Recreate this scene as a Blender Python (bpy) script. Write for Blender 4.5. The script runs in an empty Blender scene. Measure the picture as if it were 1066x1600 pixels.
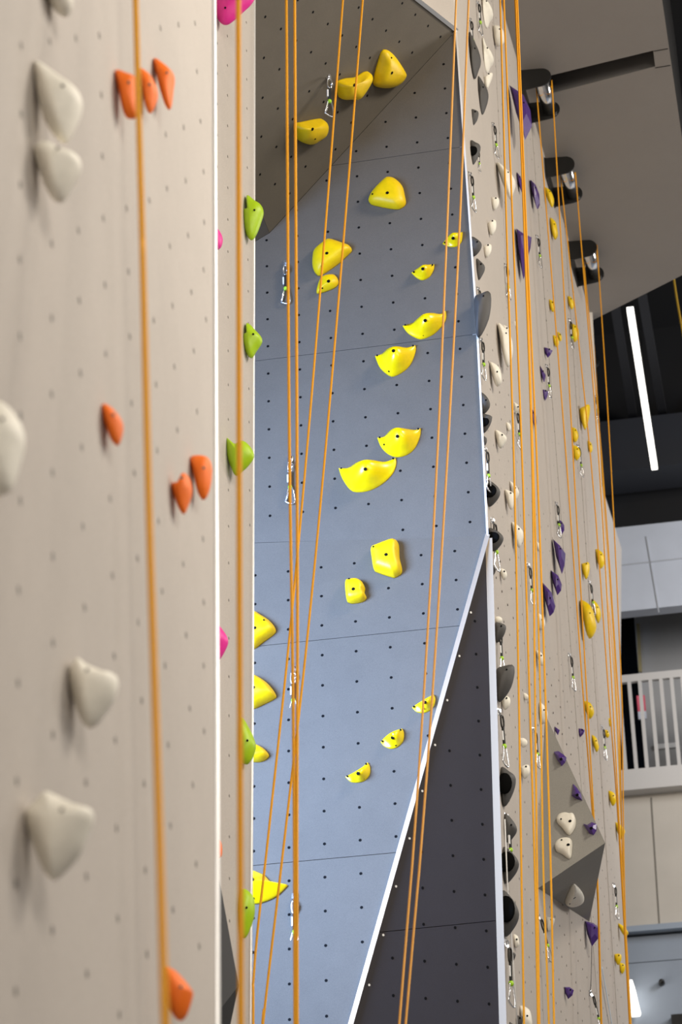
import bpy, math, random
from mathutils import Vector as V, Matrix
random.seed(7)
S = bpy.context.scene
COL = S.collection
# ------------------------------------------------------------------ camera
F, TILT, ROLL, EYE = 3778.0, math.radians(27), math.radians(-1.5), V((0, 0, 1.5))
_r, _f, _u = V((1, 0, 0)), V((0, math.cos(TILT), math.sin(TILT))), V((0, -math.sin(TILT), math.cos(TILT)))
CR = math.cos(ROLL) * _r + math.sin(ROLL) * _u
CU = -math.sin(ROLL) * _r + math.cos(ROLL) * _u
CF = _f
cam = bpy.data.cameras.new('camera'); co = bpy.data.objects.new('camera', cam); COL.objects.link(co)
cam.sensor_fit = 'VERTICAL'; cam.sensor_height = 36; cam.sensor_width = 24; cam.lens = F / 1600 * 36
co.matrix_world = Matrix.Translation(EYE) @ Matrix((CR, CU, -CF)).transposed().to_4x4()
cam.clip_start = .1; cam.clip_end = 200
cam.dof.use_dof = True; cam.dof.focus_distance = 14.3; cam.dof.aperture_fstop = 3.6
S.camera = co
# ------------------------------------------------------------------ light
S.view_settings.view_transform = 'Standard'; S.view_settings.look = 'None'
S.view_settings.gamma = 1; S.view_settings.use_curve_mapping = False
S.view_settings.exposure = -1.3
w = bpy.data.worlds.new('hall_ambient'); S.world = w; w.use_nodes = True
w.node_tree.nodes['Background'].inputs[0].default_value = (1.0, .95, .89, 1)
w.node_tree.nodes['Background'].inputs[1].default_value = .31
def area(name, loc, at, sx, sy, power, col):
    l = bpy.data.lights.new(name, 'AREA'); l.shape = 'RECTANGLE'; l.size = sx; l.size_y = sy; l.energy = power; l.color = col
    o = bpy.data.objects.new(name, l); COL.objects.link(o); o.location = loc
    o.rotation_euler = (V(at) - V(loc)).to_track_quat('-Z', 'Y').to_euler(); return o
area('hall_lamp_key', (6.2, 8.6, 13.2), (.4, 12.8, 7.5), 1.6, 1.6, 1180, (1, .90, .76))
area('fill_near', (4.5, -3.5, 9.0), (-.4, 6, 4), 3, 3, 1350, (1, .92, .82))  # added fill from behind the camera, brightens the near holds' facing sides
area('fill_low', (4.2, 6.6, 8.2), (-.45, 7.2, 4.2), 3.2, 3.2, 640, (1, .92, .82))  # added fill that lifts the near and narrow tower sides
area('hall_lamp_far', (11, 17, 12.0), (2, 17, 6), 3, 2, 1300, (1, .93, .86))
area('fill_back', (8.5, 20.5, 12.5), (6.5, 26, 10.5), 2, 2, 900, (.96, .97, 1))  # added fill, only there to brighten the far wall
area('window_daylight', (-4.6, 8.6, 6.7), (.2, 12.8, 6.4), 3, 3.0, 1080, (.37, .57, 1)).data.spread = math.radians(78)

# ------------------------------------------------------------------ helpers
def ray(x, y): return CR * ((x - 533) / F) - CU * ((y - 800) / F) + CF
def proj(P):
    q = V(P) - EYE; z = q.dot(CF); return 533 + F * q.dot(CR) / z, 800 - F * q.dot(CU) / z
def hit(pl, x, y, lift=0.0):
    O, N = pl; d = ray(x, y); return EYE + d * (((O + N * lift - EYE).dot(N)) / d.dot(N))
def at_y(x, y, Y): d = ray(x, y); return EYE + d * (Y / d.y)
def at_z(x, y, Z): d = ray(x, y); return EYE + d * ((Z - EYE.z) / d.z)
def plane3(a, b, c):
    n = (b - a).cross(c - a).normalized()
    if n.dot(EYE - a) < 0: n = -n
    return (a.copy(), n)
WL = {}
def wl(o): return WL.get(o.name, V((0, 0, 0)))
def link(o, loc, parent):
    COL.objects.link(o); WL[o.name] = V(loc)
    if parent is not None: o.parent = parent; o.location = V(loc) - wl(parent)
    else: o.location = loc
def mk(name, vs, fs, mat, loc=None, parent=None, smooth=False):
    loc = V(loc) if loc is not None else (wl(parent) if parent is not None else V((0, 0, 0)))
    me = bpy.data.meshes.new(name); me.from_pydata([tuple(V(v) - loc) for v in vs], [], fs); me.materials.append(mat)
    if smooth:
        for p in me.polygons: p.use_smooth = True
    me.update()
    import bmesh
    bm = bmesh.new(); bm.from_mesh(me); bmesh.ops.recalc_face_normals(bm, faces=bm.faces); bm.to_mesh(me); bm.free()
    o = bpy.data.objects.new(name, me); link(o, loc, parent); return o
def empty(name, loc):
    o = bpy.data.objects.new(name, None); o.empty_display_size = .1; link(o, V(loc), None); return o
def tag(o, label, cat, group=None):
    o['label'] = label; o['category'] = cat
    if group: o['group'] = group
    return o
def struct(o): o['kind'] = 'structure'; return o
def slab_data(pts, n, th):
    k = len(pts); vs = list(pts) + [p - n * th for p in pts]
    fs = [tuple(range(k)), tuple(range(2 * k - 1, k - 1, -1))] + [(i, k + i, k + (i + 1) % k, (i + 1) % k) for i in range(k)]
    return vs, fs
def box_data(c, ex, ey, ez):
    vs = []; c = V(c)
    for sx in (-1, 1):
        for sy in (-1, 1):
            for sz in (-1, 1): vs.append(c + ex * sx + ey * sy + ez * sz)
    return vs, [(0, 1, 3, 2), (4, 6, 7, 5), (0, 4, 5, 1), (2, 3, 7, 6), (0, 2, 6, 4), (1, 5, 7, 3)]
def bar_data(a, b, r, side=V((0, 0, 1)), r2=None):
    a = V(a); b = V(b); d = (b - a).normalized(); s = d.cross(side).normalized(); t = d.cross(s).normalized()
    return box_data((a + b) / 2, (b - a) / 2, s * r, t * (r2 or r))
def tube_data(path, r, n=8, closed=False):
    vs, fs = [], []; m = len(path); prev = None
    for i, p in enumerate(path):
        if closed: d = path[(i + 1) % m] - path[i - 1]
        else: d = path[min(i + 1, m - 1)] - path[max(i - 1, 0)]
        d = d.normalized()
        if prev is None:
            a = d.cross(V((0.31, .9, .2))); 
            if a.length < .1: a = d.cross(V((1, 0, 0)))
            a.normalize()
        else:
            a = (prev - d * prev.dot(d)).normalized()
        prev = a; b = d.cross(a)
        rr = r[i] if isinstance(r, (list, tuple)) else r
        for k in range(n):
            t = 2 * math.pi * k / n; vs.append(p + a * (math.cos(t) * rr) + b * (math.sin(t) * rr))
    for i in range(m if closed else m - 1):
        j = (i + 1) % m
        for k in range(n):
            fs.append((i * n + k, i * n + (k + 1) % n, j * n + (k + 1) % n, j * n + k))
    if not closed: fs += [tuple(range(n - 1, -1, -1)), tuple((m - 1) * n + k for k in range(n))]
    return vs, fs
def join(*ds):
    vs, fs = [], []
    for v, f in ds:
        k = len(vs); vs += list(v); fs += [tuple(i + k for i in q) for q in f]
    return vs, fs
def catmull(p, n, closed=True):
    out = []; m = len(p)
    segs = m if closed else m - 1
    for i in range(segs):
        g = lambda k: p[k % m] if closed else p[min(max(k, 0), m - 1)]
        a, b, c, d = g(i - 1), g(i), g(i + 1), g(i + 2)
        for k in range(n):
            t = k / n
            out.append(b * 1.0 if t == 0 else .5 * ((2 * b) + (c - a) * t + (2 * a - 5 * b + 4 * c - d) * t * t + (3 * b - a - 3 * c + d) * t ** 3))
    if not closed: out.append(p[-1] * 1.0)
    return out
def clip(poly, a, b):
    """keep the part of a pixel polygon on the left of the line a-b"""
    out = []; s = lambda p: (b[0] - a[0]) * (p[1] - a[1]) - (b[1] - a[1]) * (p[0] - a[0])
    for i in range(len(poly)):
        p, q = poly[i - 1], poly[i]; sp, sq = s(p), s(q)
        if (sp >= 0) != (sq >= 0):
            t = sp / (sp - sq); out.append((p[0] + (q[0] - p[0]) * t, p[1] + (q[1] - p[1]) * t))
        if sq >= 0: out.append(q)
    return out
def inside(poly, x, y):
    c = False
    for i in range(len(poly)):
        (x1, y1), (x2, y2) = poly[i - 1], poly[i]
        if (y1 > y) != (y2 > y) and x < (x2 - x1) * (y - y1) / (y2 - y1) + x1: c = not c
    return c
def inset(pts, n, g):
    out = []; k = len(pts)
    area = V((0, 0, 0))
    for i in range(k): area += pts[i - 1].cross(pts[i])
    sg = 1 if area.dot(n) > 0 else -1
    for i in range(k):
        e0 = (pts[i] - pts[i - 1]).normalized(); e1 = (pts[(i + 1) % k] - pts[i]).normalized()
        n0 = n.cross(e0) * sg; n1 = n.cross(e1) * sg; m = n0 + n1
        d = 1 + n0.dot(n1); out.append(pts[i] + m * (g / max(d, .3)))
    return out

# ------------------------------------------------------------------ materials
MATS = {}
def mat(name, col, rough=.6, metal=0, noise=0, nscale=60, bump=0, bscale=200, col2=None, coat=0, spec=.5):
    if name in MATS: return MATS[name]
    m = bpy.data.materials.new(name); m.use_nodes = True; nt = m.node_tree; b = nt.nodes['Principled BSDF']
    b.inputs['Base Color'].default_value = (*col, 1); b.inputs['Roughness'].default_value = rough; b.inputs['Metallic'].default_value = metal
    b.inputs['Specular IOR Level'].default_value = spec
    if coat: b.inputs['Coat Weight'].default_value = coat
    tc = nt.nodes.new('ShaderNodeTexCoord')
    if noise:
        nz = nt.nodes.new('ShaderNodeTexNoise'); nz.inputs['Scale'].default_value = nscale; nz.inputs['Detail'].default_value = 6
        nt.links.new(tc.outputs['Object'], nz.inputs['Vector'])
        rp = nt.nodes.new('ShaderNodeValToRGB'); rp.color_ramp.elements[0].position = .35; rp.color_ramp.elements[1].position = .65
        lo = tuple(c * (1 - noise) for c in col); hi = tuple(min(1, c * (1 + noise)) for c in (col2 or col))
        rp.color_ramp.elements[0].color = (*lo, 1); rp.color_ramp.elements[1].color = (*hi, 1)
        nt.links.new(nz.outputs['Fac'], rp.inputs['Fac']); nt.links.new(rp.outputs['Color'], b.inputs['Base Color'])
    if bump:
        n2 = nt.nodes.new('ShaderNodeTexNoise'); n2.inputs['Scale'].default_value = bscale; n2.inputs['Detail'].default_value = 3
        nt.links.new(tc.outputs['Object'], n2.inputs['Vector'])
        bp = nt.nodes.new('ShaderNodeBump'); bp.inputs['Strength'].default_value = bump; bp.inputs['Distance'].default_value = .004
        nt.links.new(n2.outputs['Fac'], bp.inputs['Height']); nt.links.new(bp.outputs['Normal'], b.inputs['Normal'])
    MATS[name] = m; return m
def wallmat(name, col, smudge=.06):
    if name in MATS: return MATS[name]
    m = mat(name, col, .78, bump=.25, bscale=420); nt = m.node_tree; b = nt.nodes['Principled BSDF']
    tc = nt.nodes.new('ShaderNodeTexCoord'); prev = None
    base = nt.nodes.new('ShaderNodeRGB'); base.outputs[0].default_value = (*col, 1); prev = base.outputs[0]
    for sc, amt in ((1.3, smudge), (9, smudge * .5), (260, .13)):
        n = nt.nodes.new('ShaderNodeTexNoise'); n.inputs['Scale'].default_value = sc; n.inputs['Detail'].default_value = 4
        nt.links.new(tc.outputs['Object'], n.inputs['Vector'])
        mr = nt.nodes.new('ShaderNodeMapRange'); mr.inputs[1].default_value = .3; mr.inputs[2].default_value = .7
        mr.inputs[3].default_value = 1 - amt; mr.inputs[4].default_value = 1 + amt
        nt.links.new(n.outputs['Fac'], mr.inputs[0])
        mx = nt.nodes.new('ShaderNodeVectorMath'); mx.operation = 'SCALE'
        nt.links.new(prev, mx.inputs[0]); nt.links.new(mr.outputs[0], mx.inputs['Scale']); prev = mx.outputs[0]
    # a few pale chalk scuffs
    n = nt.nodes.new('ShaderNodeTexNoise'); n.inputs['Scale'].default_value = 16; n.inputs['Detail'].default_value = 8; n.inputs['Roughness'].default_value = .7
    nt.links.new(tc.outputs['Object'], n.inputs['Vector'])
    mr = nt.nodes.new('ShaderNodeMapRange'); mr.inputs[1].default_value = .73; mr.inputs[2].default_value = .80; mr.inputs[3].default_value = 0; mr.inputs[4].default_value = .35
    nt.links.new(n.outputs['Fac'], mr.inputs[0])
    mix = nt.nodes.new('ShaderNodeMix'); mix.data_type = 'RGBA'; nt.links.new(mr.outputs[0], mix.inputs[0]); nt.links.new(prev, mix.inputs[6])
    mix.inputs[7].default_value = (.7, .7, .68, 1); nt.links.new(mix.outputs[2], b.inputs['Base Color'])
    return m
M_BLUE = wallmat('slate_grey_texture_paint', (.128, .112, .092))
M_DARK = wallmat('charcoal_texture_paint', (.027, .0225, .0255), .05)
M_BEIGE = wallmat('warm_grey_texture_paint', (.50, .455, .41), .03)
M_OVER = wallmat('mid_grey_texture_paint', (.128, .111, .088))
M_HOLE = mat('t_nut_black', (.004, .004, .0045), .7, spec=.1)
M_HOLEB = mat('t_nut_dull_metal', (.16, .14, .12), .5)
M_SEAM = mat('seam_shadow_board', (.03, .03, .032), .9)
M_TRIM = mat('satin_aluminium', (.82, .83, .85), .32, .85)
M_TRIMW = mat('white_powder_trim', (.88, .84, .78), .5)
M_TRIMG = mat('dull_grey_trim', (.42, .335, .24), .6)
M_POCK = mat('pocket_shade_black', (.006, .006, .006), 1.0, spec=0.0)
M_CHROME = mat('polished_steel', (.78, .78, .78), .18, 1)
M_STEEL = mat('bright_zinc_steel', (.85, .86, .88), .22, .9)
M_DSTEEL = mat('blackened_steel', (.03, .028, .025), .4, .6)
M_BLACK = mat('black_powder_coat', (.012, .012, .012), .35)
M_SLING = mat('black_webbing', (.012, .013, .012), .8)
M_LIME = mat('lime_rubber', (.42, .75, .03), .5)
M_LABEL = mat('white_label', (.85, .85, .84), .6)
def holdmat(n, c, r=.5, bump=.2, coat=0): return mat(n, c, r, bump=bump, bscale=500, noise=.04, nscale=30, coat=coat)
M_YEL = holdmat('yellow_polyurethane', (.93, .64, .001), .42)
M_YELG = holdmat('yellow_gloss_fibreglass', (.95, .69, .001), .28, .03)
M_WHI = holdmat('cream_polyurethane', (.90, .86, .75), .55)
M_ORA = holdmat('orange_polyurethane', (1.0, .18, .002), .6)
M_GRN = holdmat('lime_polyurethane', (.40, .62, .008), .42)
M_PNK = holdmat('pink_polyurethane', (.85, .03, .33), .45)
M_PUR = holdmat('purple_polyurethane', (.075, .030, .21), .33, .05)
M_CHA = holdmat('charcoal_polyurethane', (.075, .071, .067), .6, .3)
M_VOL = wallmat('grey_plywood_paint', (.30, .29, .265), .04)
def ropemat(name, c1, c2):
    m = mat(name, c1, .75); nt = m.node_tree; b = nt.nodes['Principled BSDF']
    tc = nt.nodes.new('ShaderNodeTexCoord')
    wv = nt.nodes.new('ShaderNodeTexWave'); wv.wave_type = 'BANDS'; wv.bands_direction = 'DIAGONAL'; wv.inputs['Scale'].default_value = 75; wv.inputs['Distortion'].default_value = 1.5
    nt.links.new(tc.outputs['Object'], wv.inputs['Vector'])
    rp = nt.nodes.new('ShaderNodeValToRGB'); rp.color_ramp.elements[0].color = (*c2, 1); rp.color_ramp.elements[1].color = (*c1, 1)
    rp.color_ramp.elements[0].position = .1; rp.color_ramp.elements[1].position = .45
    nt.links.new(wv.outputs['Fac'], rp.inputs['Fac']); nt.links.new(rp.outputs['Color'], b.inputs['Base Color'])
    bp = nt.nodes.new('ShaderNodeBump'); bp.inputs['Strength'].default_value = .5; bp.inputs['Distance'].default_value = .002
    nt.links.new(wv.outputs['Fac'], bp.inputs['Height']); nt.links.new(bp.outputs['Normal'], b.inputs['Normal'])
    return m
M_ROPE = ropemat('orange_braided_sheath', (.95, .44, .006), (.72, .27, .006))
M_ROPE2 = ropemat('orange_sheath_pale_fleck', (.88, .36, .015), (.75, .52, .25))

# ------------------------------------------------------------------ wall planes (vertical towers; distances fitted from the 20 cm bolt grid)
def VV(a): return V(a) + EYE
UP = (VV((-.429, 12.941, 8.551)), V((-.186, -.982, .028)).normalized())
UPu, UPv = V((.982, -.186, .007)), V((.002, -.029, -1.0))
F0, F1 = hit(UP, 372, 849), hit(UP, 762, 838)
LO = plane3(F0, F1, (F0 + F1) / 2 + V((-.007, -.115, -.993)) * 3)
LOfit = (VV((-.129, 12.841, 5.805)), V((-.186, -.976, .115)).normalized())
LOu, LOv = V((.983, -.185, .015)), V((-.007, -.115, -.993))
K0, K1 = hit(LO, 762, 836), hit(LO, 548, 1600)
DK = plane3(K0, K1, K1 + V((.872, .488, .036)))
A, B = hit(UP, 713, 47), hit(UP, 421, 364)
_cr = (A - B).normalized(); _n0 = _cr.cross(V((0, 0, 1))).normalized(); _n1 = _cr.cross(_n0)
_th = math.radians(86); _n = _n0 * math.cos(_th) + _n1 * math.sin(_th)
if _n.dot(EYE - B) < 0: _n = -_n
OV = (B.copy(), _n)
CEIL = 13.5
E0 = hit(UP, 745, 500); E2 = hit(DK, 786, 1600)
RWdir = V((.2246, 1, 0)).normalized()
J0, J1 = at_z(768, 0, CEIL), at_z(922, 490, CEIL)
# the tall side wall is a ruled surface from the tower's front corner back to its far corner
_e3, _e4 = hit(DK, 763, 842), hit(DK, 786, 1600); _t = -_e4.z / (_e3.z - _e4.z)
NEAR = [_e4 + (_e3 - _e4) * _t, _e4, hit(UP, 762, 838), E0, A, V((A.x, A.y, CEIL))]
FAR = [at_y(985, 1600, J1.y), J1]
def lerp_z(L, z):
    for a, b in zip(L[:-1], L[1:]):
        if z <= b.z or b is L[-1]:
            t = (z - a.z) / (b.z - a.z); p = a + (b - a) * t; return V((p.x, p.y, z))
def rw_plane(z):
    n, f = lerp_z(NEAR, z), lerp_z(FAR, z); d = (f - n).normalized(); return (n, V((d.y, -d.x, 0)).normalized())
def RWat(x, y, lift=0.0):
    z = 8.0
    for _ in range(7): pl = rw_plane(z); z = hit(pl, x, y, lift).z
    return pl
RW = 'tall side wall'
_hit = hit
def hit(pl, x, y, lift=0.0): return _hit(RWat(x, y, lift) if pl is RW else pl, x, y, lift)
# narrow tower side and near tower side (they face the same way as the tall side wall)
NE = at_y(396, 800, 11.05)
NR = (NE, V((.976, -.219, 0)).normalized())
LE = at_y(31, 1000, 4.4)
LW = plane3(LE, LE + V((.124, 1, 0)), LE + V((-.03, 0, 1)))

def wall(name, pl, poly, mats, seams=(), th=.014, gap=.0017, extra=None):
    """dark backing board + separate panels split along the seams (pixel polygons put on the wall's own plane)"""
    O, N = pl
    full = [hit(pl, *p) for p in poly]
    back = struct(mk(name, *slab_data(inset([q - N * (th + .002) for q in full], N, .07), N, .04), M_SEAM, loc=full[-1]))
    polys = [poly]
    for a, b in seams:
        nx = []
        for q in polys:
            for r in (clip(q, a, b), clip(q, b, a)):
                if len(r) > 2: nx.append(r)
        polys = nx
    for i, q in enumerate(polys):
        pts = inset([hit(pl, *p) for p in q], N, gap)
        mk('panel', *slab_data(pts, N, th), mats, parent=back)
    return back
UPpoly = [(372, 393), (421, 364), (713, 47), (745, 500), (762, 838), (372, 849)]
w_up = wall('wall_front', UP, UPpoly, M_BLUE, [((400, 564), (745, 522)), ((440, 270), (705, 232))])
def down(pl, p, q, z=0.0):
    a, b = hit(pl, *p), hit(pl, *q); t = (z - a.z) / (b.z - a.z); c = a + (b - a) * t; return proj(c)
LOpoly = [(372, 849), (762, 836), down(LO, (762, 836), (548, 1600), 3.5), down(LO, (372, 849), (385, 1600), 3.5)]
w_lo = wall('wall_front_lower', LO, LOpoly, M_BLUE, [((400, 1010), (715, 978)), ((400, 1352), (620, 1332)), ((400, 1700), (620, 1685))])
_k = down(DK, (762, 836), (548, 1600), 3.5); _kk = hit(DK, *_k); _kf = _kk + V((0, 0, 0)); _t = (0 - _kk.z); _kf = _kk + (V((-.01, .091, -.996)) * (_kk.z / .996))
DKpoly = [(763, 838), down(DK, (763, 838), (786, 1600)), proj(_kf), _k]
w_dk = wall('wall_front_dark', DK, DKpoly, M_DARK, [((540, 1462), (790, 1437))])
OVpoly = [(421, 364), (713, 47), (640, -10.5), (590, -50), (500, -120), (360, -150), (360, 215)]
w_ov = wall('wall_overhang', OV, OVpoly, M_OVER)
# small return facet left of the overhang foot
rt = [hit(UP, 421, 364), hit(OV, 360, 215), hit(UP, 372, 393)]
struct(mk('wall_return', *slab_data(rt, plane3(*rt)[1], .02), M_BLUE))
# warm facet above the overhang edge
T0 = hit(OV, 590, -50); Acol = V((A.x, A.y, CEIL))
UF = plane3(A, T0, Acol)
struct(mk('wall_upper', *slab_data([A, T0, V((T0.x, T0.y, CEIL)), Acol], UF[1], .02), M_BEIGE))
# tall side wall
FL = lerp_z(FAR, 0)
RWpoly = [proj(NEAR[5]), proj(J1), (985, 1600), proj(FL)] + [proj(p) for p in NEAR[:5]]
S1 = ((851, 463), (908, 1223)); S2 = ((905, 690), (965, 1600)); S4 = ((790, 400), (845, 1500))
def strips(poly, step=25):
    out = []; y = min(p[1] for p in poly); ym = max(p[1] for p in poly)
    while y < ym:
        q = clip(clip(poly, (0, y), (1, y)), (1, y + step), (0, y + step))
        if len(q) > 2: out.append(q)
        y += step
    return out
def rw_slab(polys, off, th): 
    ds = []
    for q in polys:
        n = RWat(*q[0])[1]; ds.append(slab_data([hit(RW, *p) - n * off for p in q], n, th))
    return join(*ds)
rw_back = struct(mk('wall_right', *rw_slab(strips(RWpoly), .06, .05), M_SEAM, loc=NEAR[0]))
def off_line(l, d): return ((l[0][0] + d, l[0][1]), (l[1][0] + d, l[1][1]))
def cutL(p, l): a, b = off_line(l, .45); return clip(p, b, a) if False else clip(p, a, b)
def cutR(p, l): a, b = off_line(l, -.45); return clip(p, b, a)
_l, _r2 = clip(RWpoly, *off_line(S1, -.4)), clip(RWpoly, *reversed(off_line(S1, .4)))
for q in (clip(_l, *off_line(S4, -.3)), clip(_l, *reversed(off_line(S4, .3))), clip(_r2, *off_line(S2, -.4)), clip(_r2, *reversed(off_line(S2, .4)))):
    if len(q) > 2: mk('panel', *rw_slab(strips(q), 0, .03), M_BEIGE, parent=rw_back)
# narrow tower side
NRpoly = [(-150, -150), (397.5, -150), (396.5, 400), (394, 1100), (391, 1600), down(NR, (394, 1100), (391, 1600)), (-150, 3800)]  # unseen left stretch added to keep the window daylight off the ropes
w_nr = wall('wall_left_far', NR, NRpoly, M_BEIGE)
# near tower side
LWpoly = [(-420, -300), (331, -300), (331, 0), (336, 1600), down(LW, (334, 1000), (336, 1600)), (-420, 4200)]
w_lw = struct(mk('wall_left', *slab_data([hit(LW, *p) for p in LWpoly], LW[1], .05), M_BEIGE, loc=hit(LW, 200, 1600)))

# ------------------------------------------------------------------ edge trims
def trim(name, pts, wdt, m, nrm=None, dep=.012):
    ds = []
    for a, b in zip(pts[:-1], pts[1:]):
        ds.append(bar_data(a, b, wdt, side=(EYE - a).normalized(), r2=dep))
    return struct(mk(name, *join(*ds), m, loc=pts[-1]))
M_TRIMR = mat('white_anodised_tube', (.93, .92, .90), .3, .25)
def trim_tube(name, pts, r): return struct(mk(name, *tube_data(pts, r, 14), M_TRIMR, loc=pts[-1], smooth=True))
trim_tube('trim_1', [hit(LW, 333, -300), hit(LW, 333, 0), hit(LW, 338, 1600), hit(LW, *LWpoly[4])], .012)
trim_tube('trim_2', [hit(NR, *p) for p in NRpoly[1:6]], .0085)
trim('trim_3', [Acol, A] + [hit(UP, *p) for p in ((728, 260), (745, 500), (762, 838))], .006, M_TRIMW)
trim('trim_4', [hit(DK, 764, 842), hit(DK, 786, 1600), hit(DK, *DKpoly[1])], .020, M_TRIMG, dep=.015)
trim('trim_5', [K0, K1, hit(LO, *LOpoly[2])], .013, M_TRIM)
trim('trim_6', [A, hit(OV, 652, -1), T0], .013, M_TRIM)
trim('trim_7', [J1 + V((.01, -.01, 0)), lerp_z(FAR, 8), lerp_z(FAR, 4), FL], .014, M_TRIMW)

# ------------------------------------------------------------------ bolt holes
def disc(c, u, v, n, r, k=8, h=.0012):
    vs = [c + n * h + u * (math.cos(2 * math.pi * i / k) * r) + v * (math.sin(2 * math.pi * i / k) * r) for i in range(k)]
    vs += [p - n * (h + .003) for p in vs]
    return vs, [tuple(range(k))] + [(i, (i + 1) % k, k + (i + 1) % k, k + i) for i in range(k)]
def grid(parent, pl, O, u, v, poly, r, m, fitpl=None, rng=(-60, 60), skip=None, jit=.0):
    ds = []
    for i in range(*rng):
        for j in range(*rng):
            P = O + u * (.2 * i) + v * (.2 * j)
            if (P - EYE).dot(CF) < .5: continue
            x, y = proj(P)
            if not (-40 < x < 1100 and -60 < y < 1680) or not inside(poly, x, y): continue
            Q = hit(pl, x, y)
            if skip and skip(x, y): continue
            nn = RWat(x, y)[1] if pl is RW else pl[1]
            ds.append(disc(Q, u, nn.cross(u), nn, r))
    if not ds: return
    o = mk('t_nut_holes', *join(*ds), m, parent=parent); o['kind'] = 'stuff'
def shrink(poly, dx=6): 
    cx = sum(p[0] for p in poly) / len(poly); cy = sum(p[1] for p in poly) / len(poly)
    return [(p[0] + (dx if p[0] < cx else -dx), p[1] + (dx if p[1] < cy else -dx)) for p in poly]
UPg = [(398, 376), (428, 364), (708, 62), (738, 500), (754, 828), (398, 838)]
grid(w_up, UP, UP[0], UPu, UPv, UPg, .0088, M_HOLE)
LOg = [(380, 858), (748, 850), (545, 1650), (380, 1650)]
grid(w_lo, LO, LOfit[0], LOu, LOv, LOg, .0088, M_HOLE)
DKfit = VV((.389, 12.698, 3.949))
grid(w_dk, DK, DKfit, V((.872, .488, .036)), V((-.01, .091, -.996)), [(758, 905), (774, 1000), (782, 1640), (562, 1640)], .0088, M_HOLE)
# pale plugs along the ridge of the dark wedge
ds = []
for x, y in ((736, 957), (718, 1025), (699, 1094), (680, 1164), (660, 1236), (640, 1310), (619, 1385), (599, 1461), (577, 1539)):
    ds.append(disc(hit(DK, x, y), V((.872, .488, .036)), V((0, 0, 1)), DK[1], .007))
o = mk('screw_heads', *join(*ds), M_LABEL, parent=w_dk); o['kind'] = 'stuff'
s_ = 350 / 1066
_h = lambda a, b: hit(OV, 390 + s_ * a, s_ * b)
ova = (_h(430, 354) - _h(75, 80)) / 5; ovb = (_h(56, 650) - _h(75, 80)) / 3 - ova
grid(w_ov, OV, _h(75, 80), ova * (.2 / .2) / .2, ovb / .2, [(400, -40), (600, -60), (700, 50), (425, 345), (400, 300)], .009, M_HOLE)
NRu = V((.219, .976, 0))
grid(w_nr, NR, hit(NR, 339.6, 67.5), NRu, V((0, 0, -1)), [(330, -50), (394, -50), (388, 1650), (330, 1650)], .0075, M_HOLEB)
RWg = [(725, -50), (760, -40), (915, 500), (978, 1640), (800, 1640), (770, 840), (752, 500), (722, 60)]
grid(rw_back, RW, hit(RW, 800, 700), V((.2246, 1, 0)).normalized(), V((0, 0, -1)), RWg, .0075, M_HOLEB, rng=(-70, 70))
# near wall: big soft dots, one by one where the photograph shows them
c4 = 400 / 1066
LD = {0: [(88, 190), (207, 172), (316, 160), (413, 148), (668, 117), (743, 103), (812, 97), (88, 475), (422, 395), (690, 560), (765, 530), (835, 505), (820, 298), (84, 770), (426, 650), (695, 785), (773, 752), (848, 715), (215, 1015), (326, 960), (430, 910), (707, 1025), (783, 980), (850, 925), (527, 868), (622, 835)],
      400: [(82, 15), (215, 258), (330, 185), (437, 120), (535, 65), (83, 335), (440, 407), (335, 487), (215, 575), (540, 335), (640, 268), (718, 207), (797, 150), (848, 58), (726, 461), (807, 395), (858, 265), (650, 535), (548, 612), (820, 648), (738, 725), (85, 665), (340, 797), (218, 902), (655, 810), (560, 905), (458, 1010), (85, 1020)],
      800: [(345, 60), (220, 185), (78, 325), (352, 398), (220, 545), (75, 712), (468, 265), (572, 193), (660, 37), (845, 112), (763, 217), (675, 330), (848, 375), (575, 460), (775, 513), (475, 600), (687, 640), (848, 640), (590, 785), (790, 818), (700, 970), (480, 950), (220, 928), (850, 912)],
      1200: [(70, 55), (357, 60), (600, 65), (803, 70), (485, 250), (710, 240), (67, 480), (360, 452), (605, 425), (817, 400), (490, 627), (720, 590), (218, 675), (65, 930), (362, 857), (612, 775), (830, 743), (497, 1027)]}
LWu = V((.124, 1, 0)).normalized()
dv, df = disc(V((0, 0, 0)), LWu, LW[1].cross(LWu), LW[1], .0098)
dm = bpy.data.meshes.new('t_nut'); dm.from_pydata([tuple(v) for v in dv], [], df); dm.materials.append(M_HOLEB)
for y0, L in LD.items():
    for x, y in L:
        o = bpy.data.objects.new('t_nut', dm); link(o, hit(LW, x * c4, y0 + y * c4), w_lw)

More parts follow.
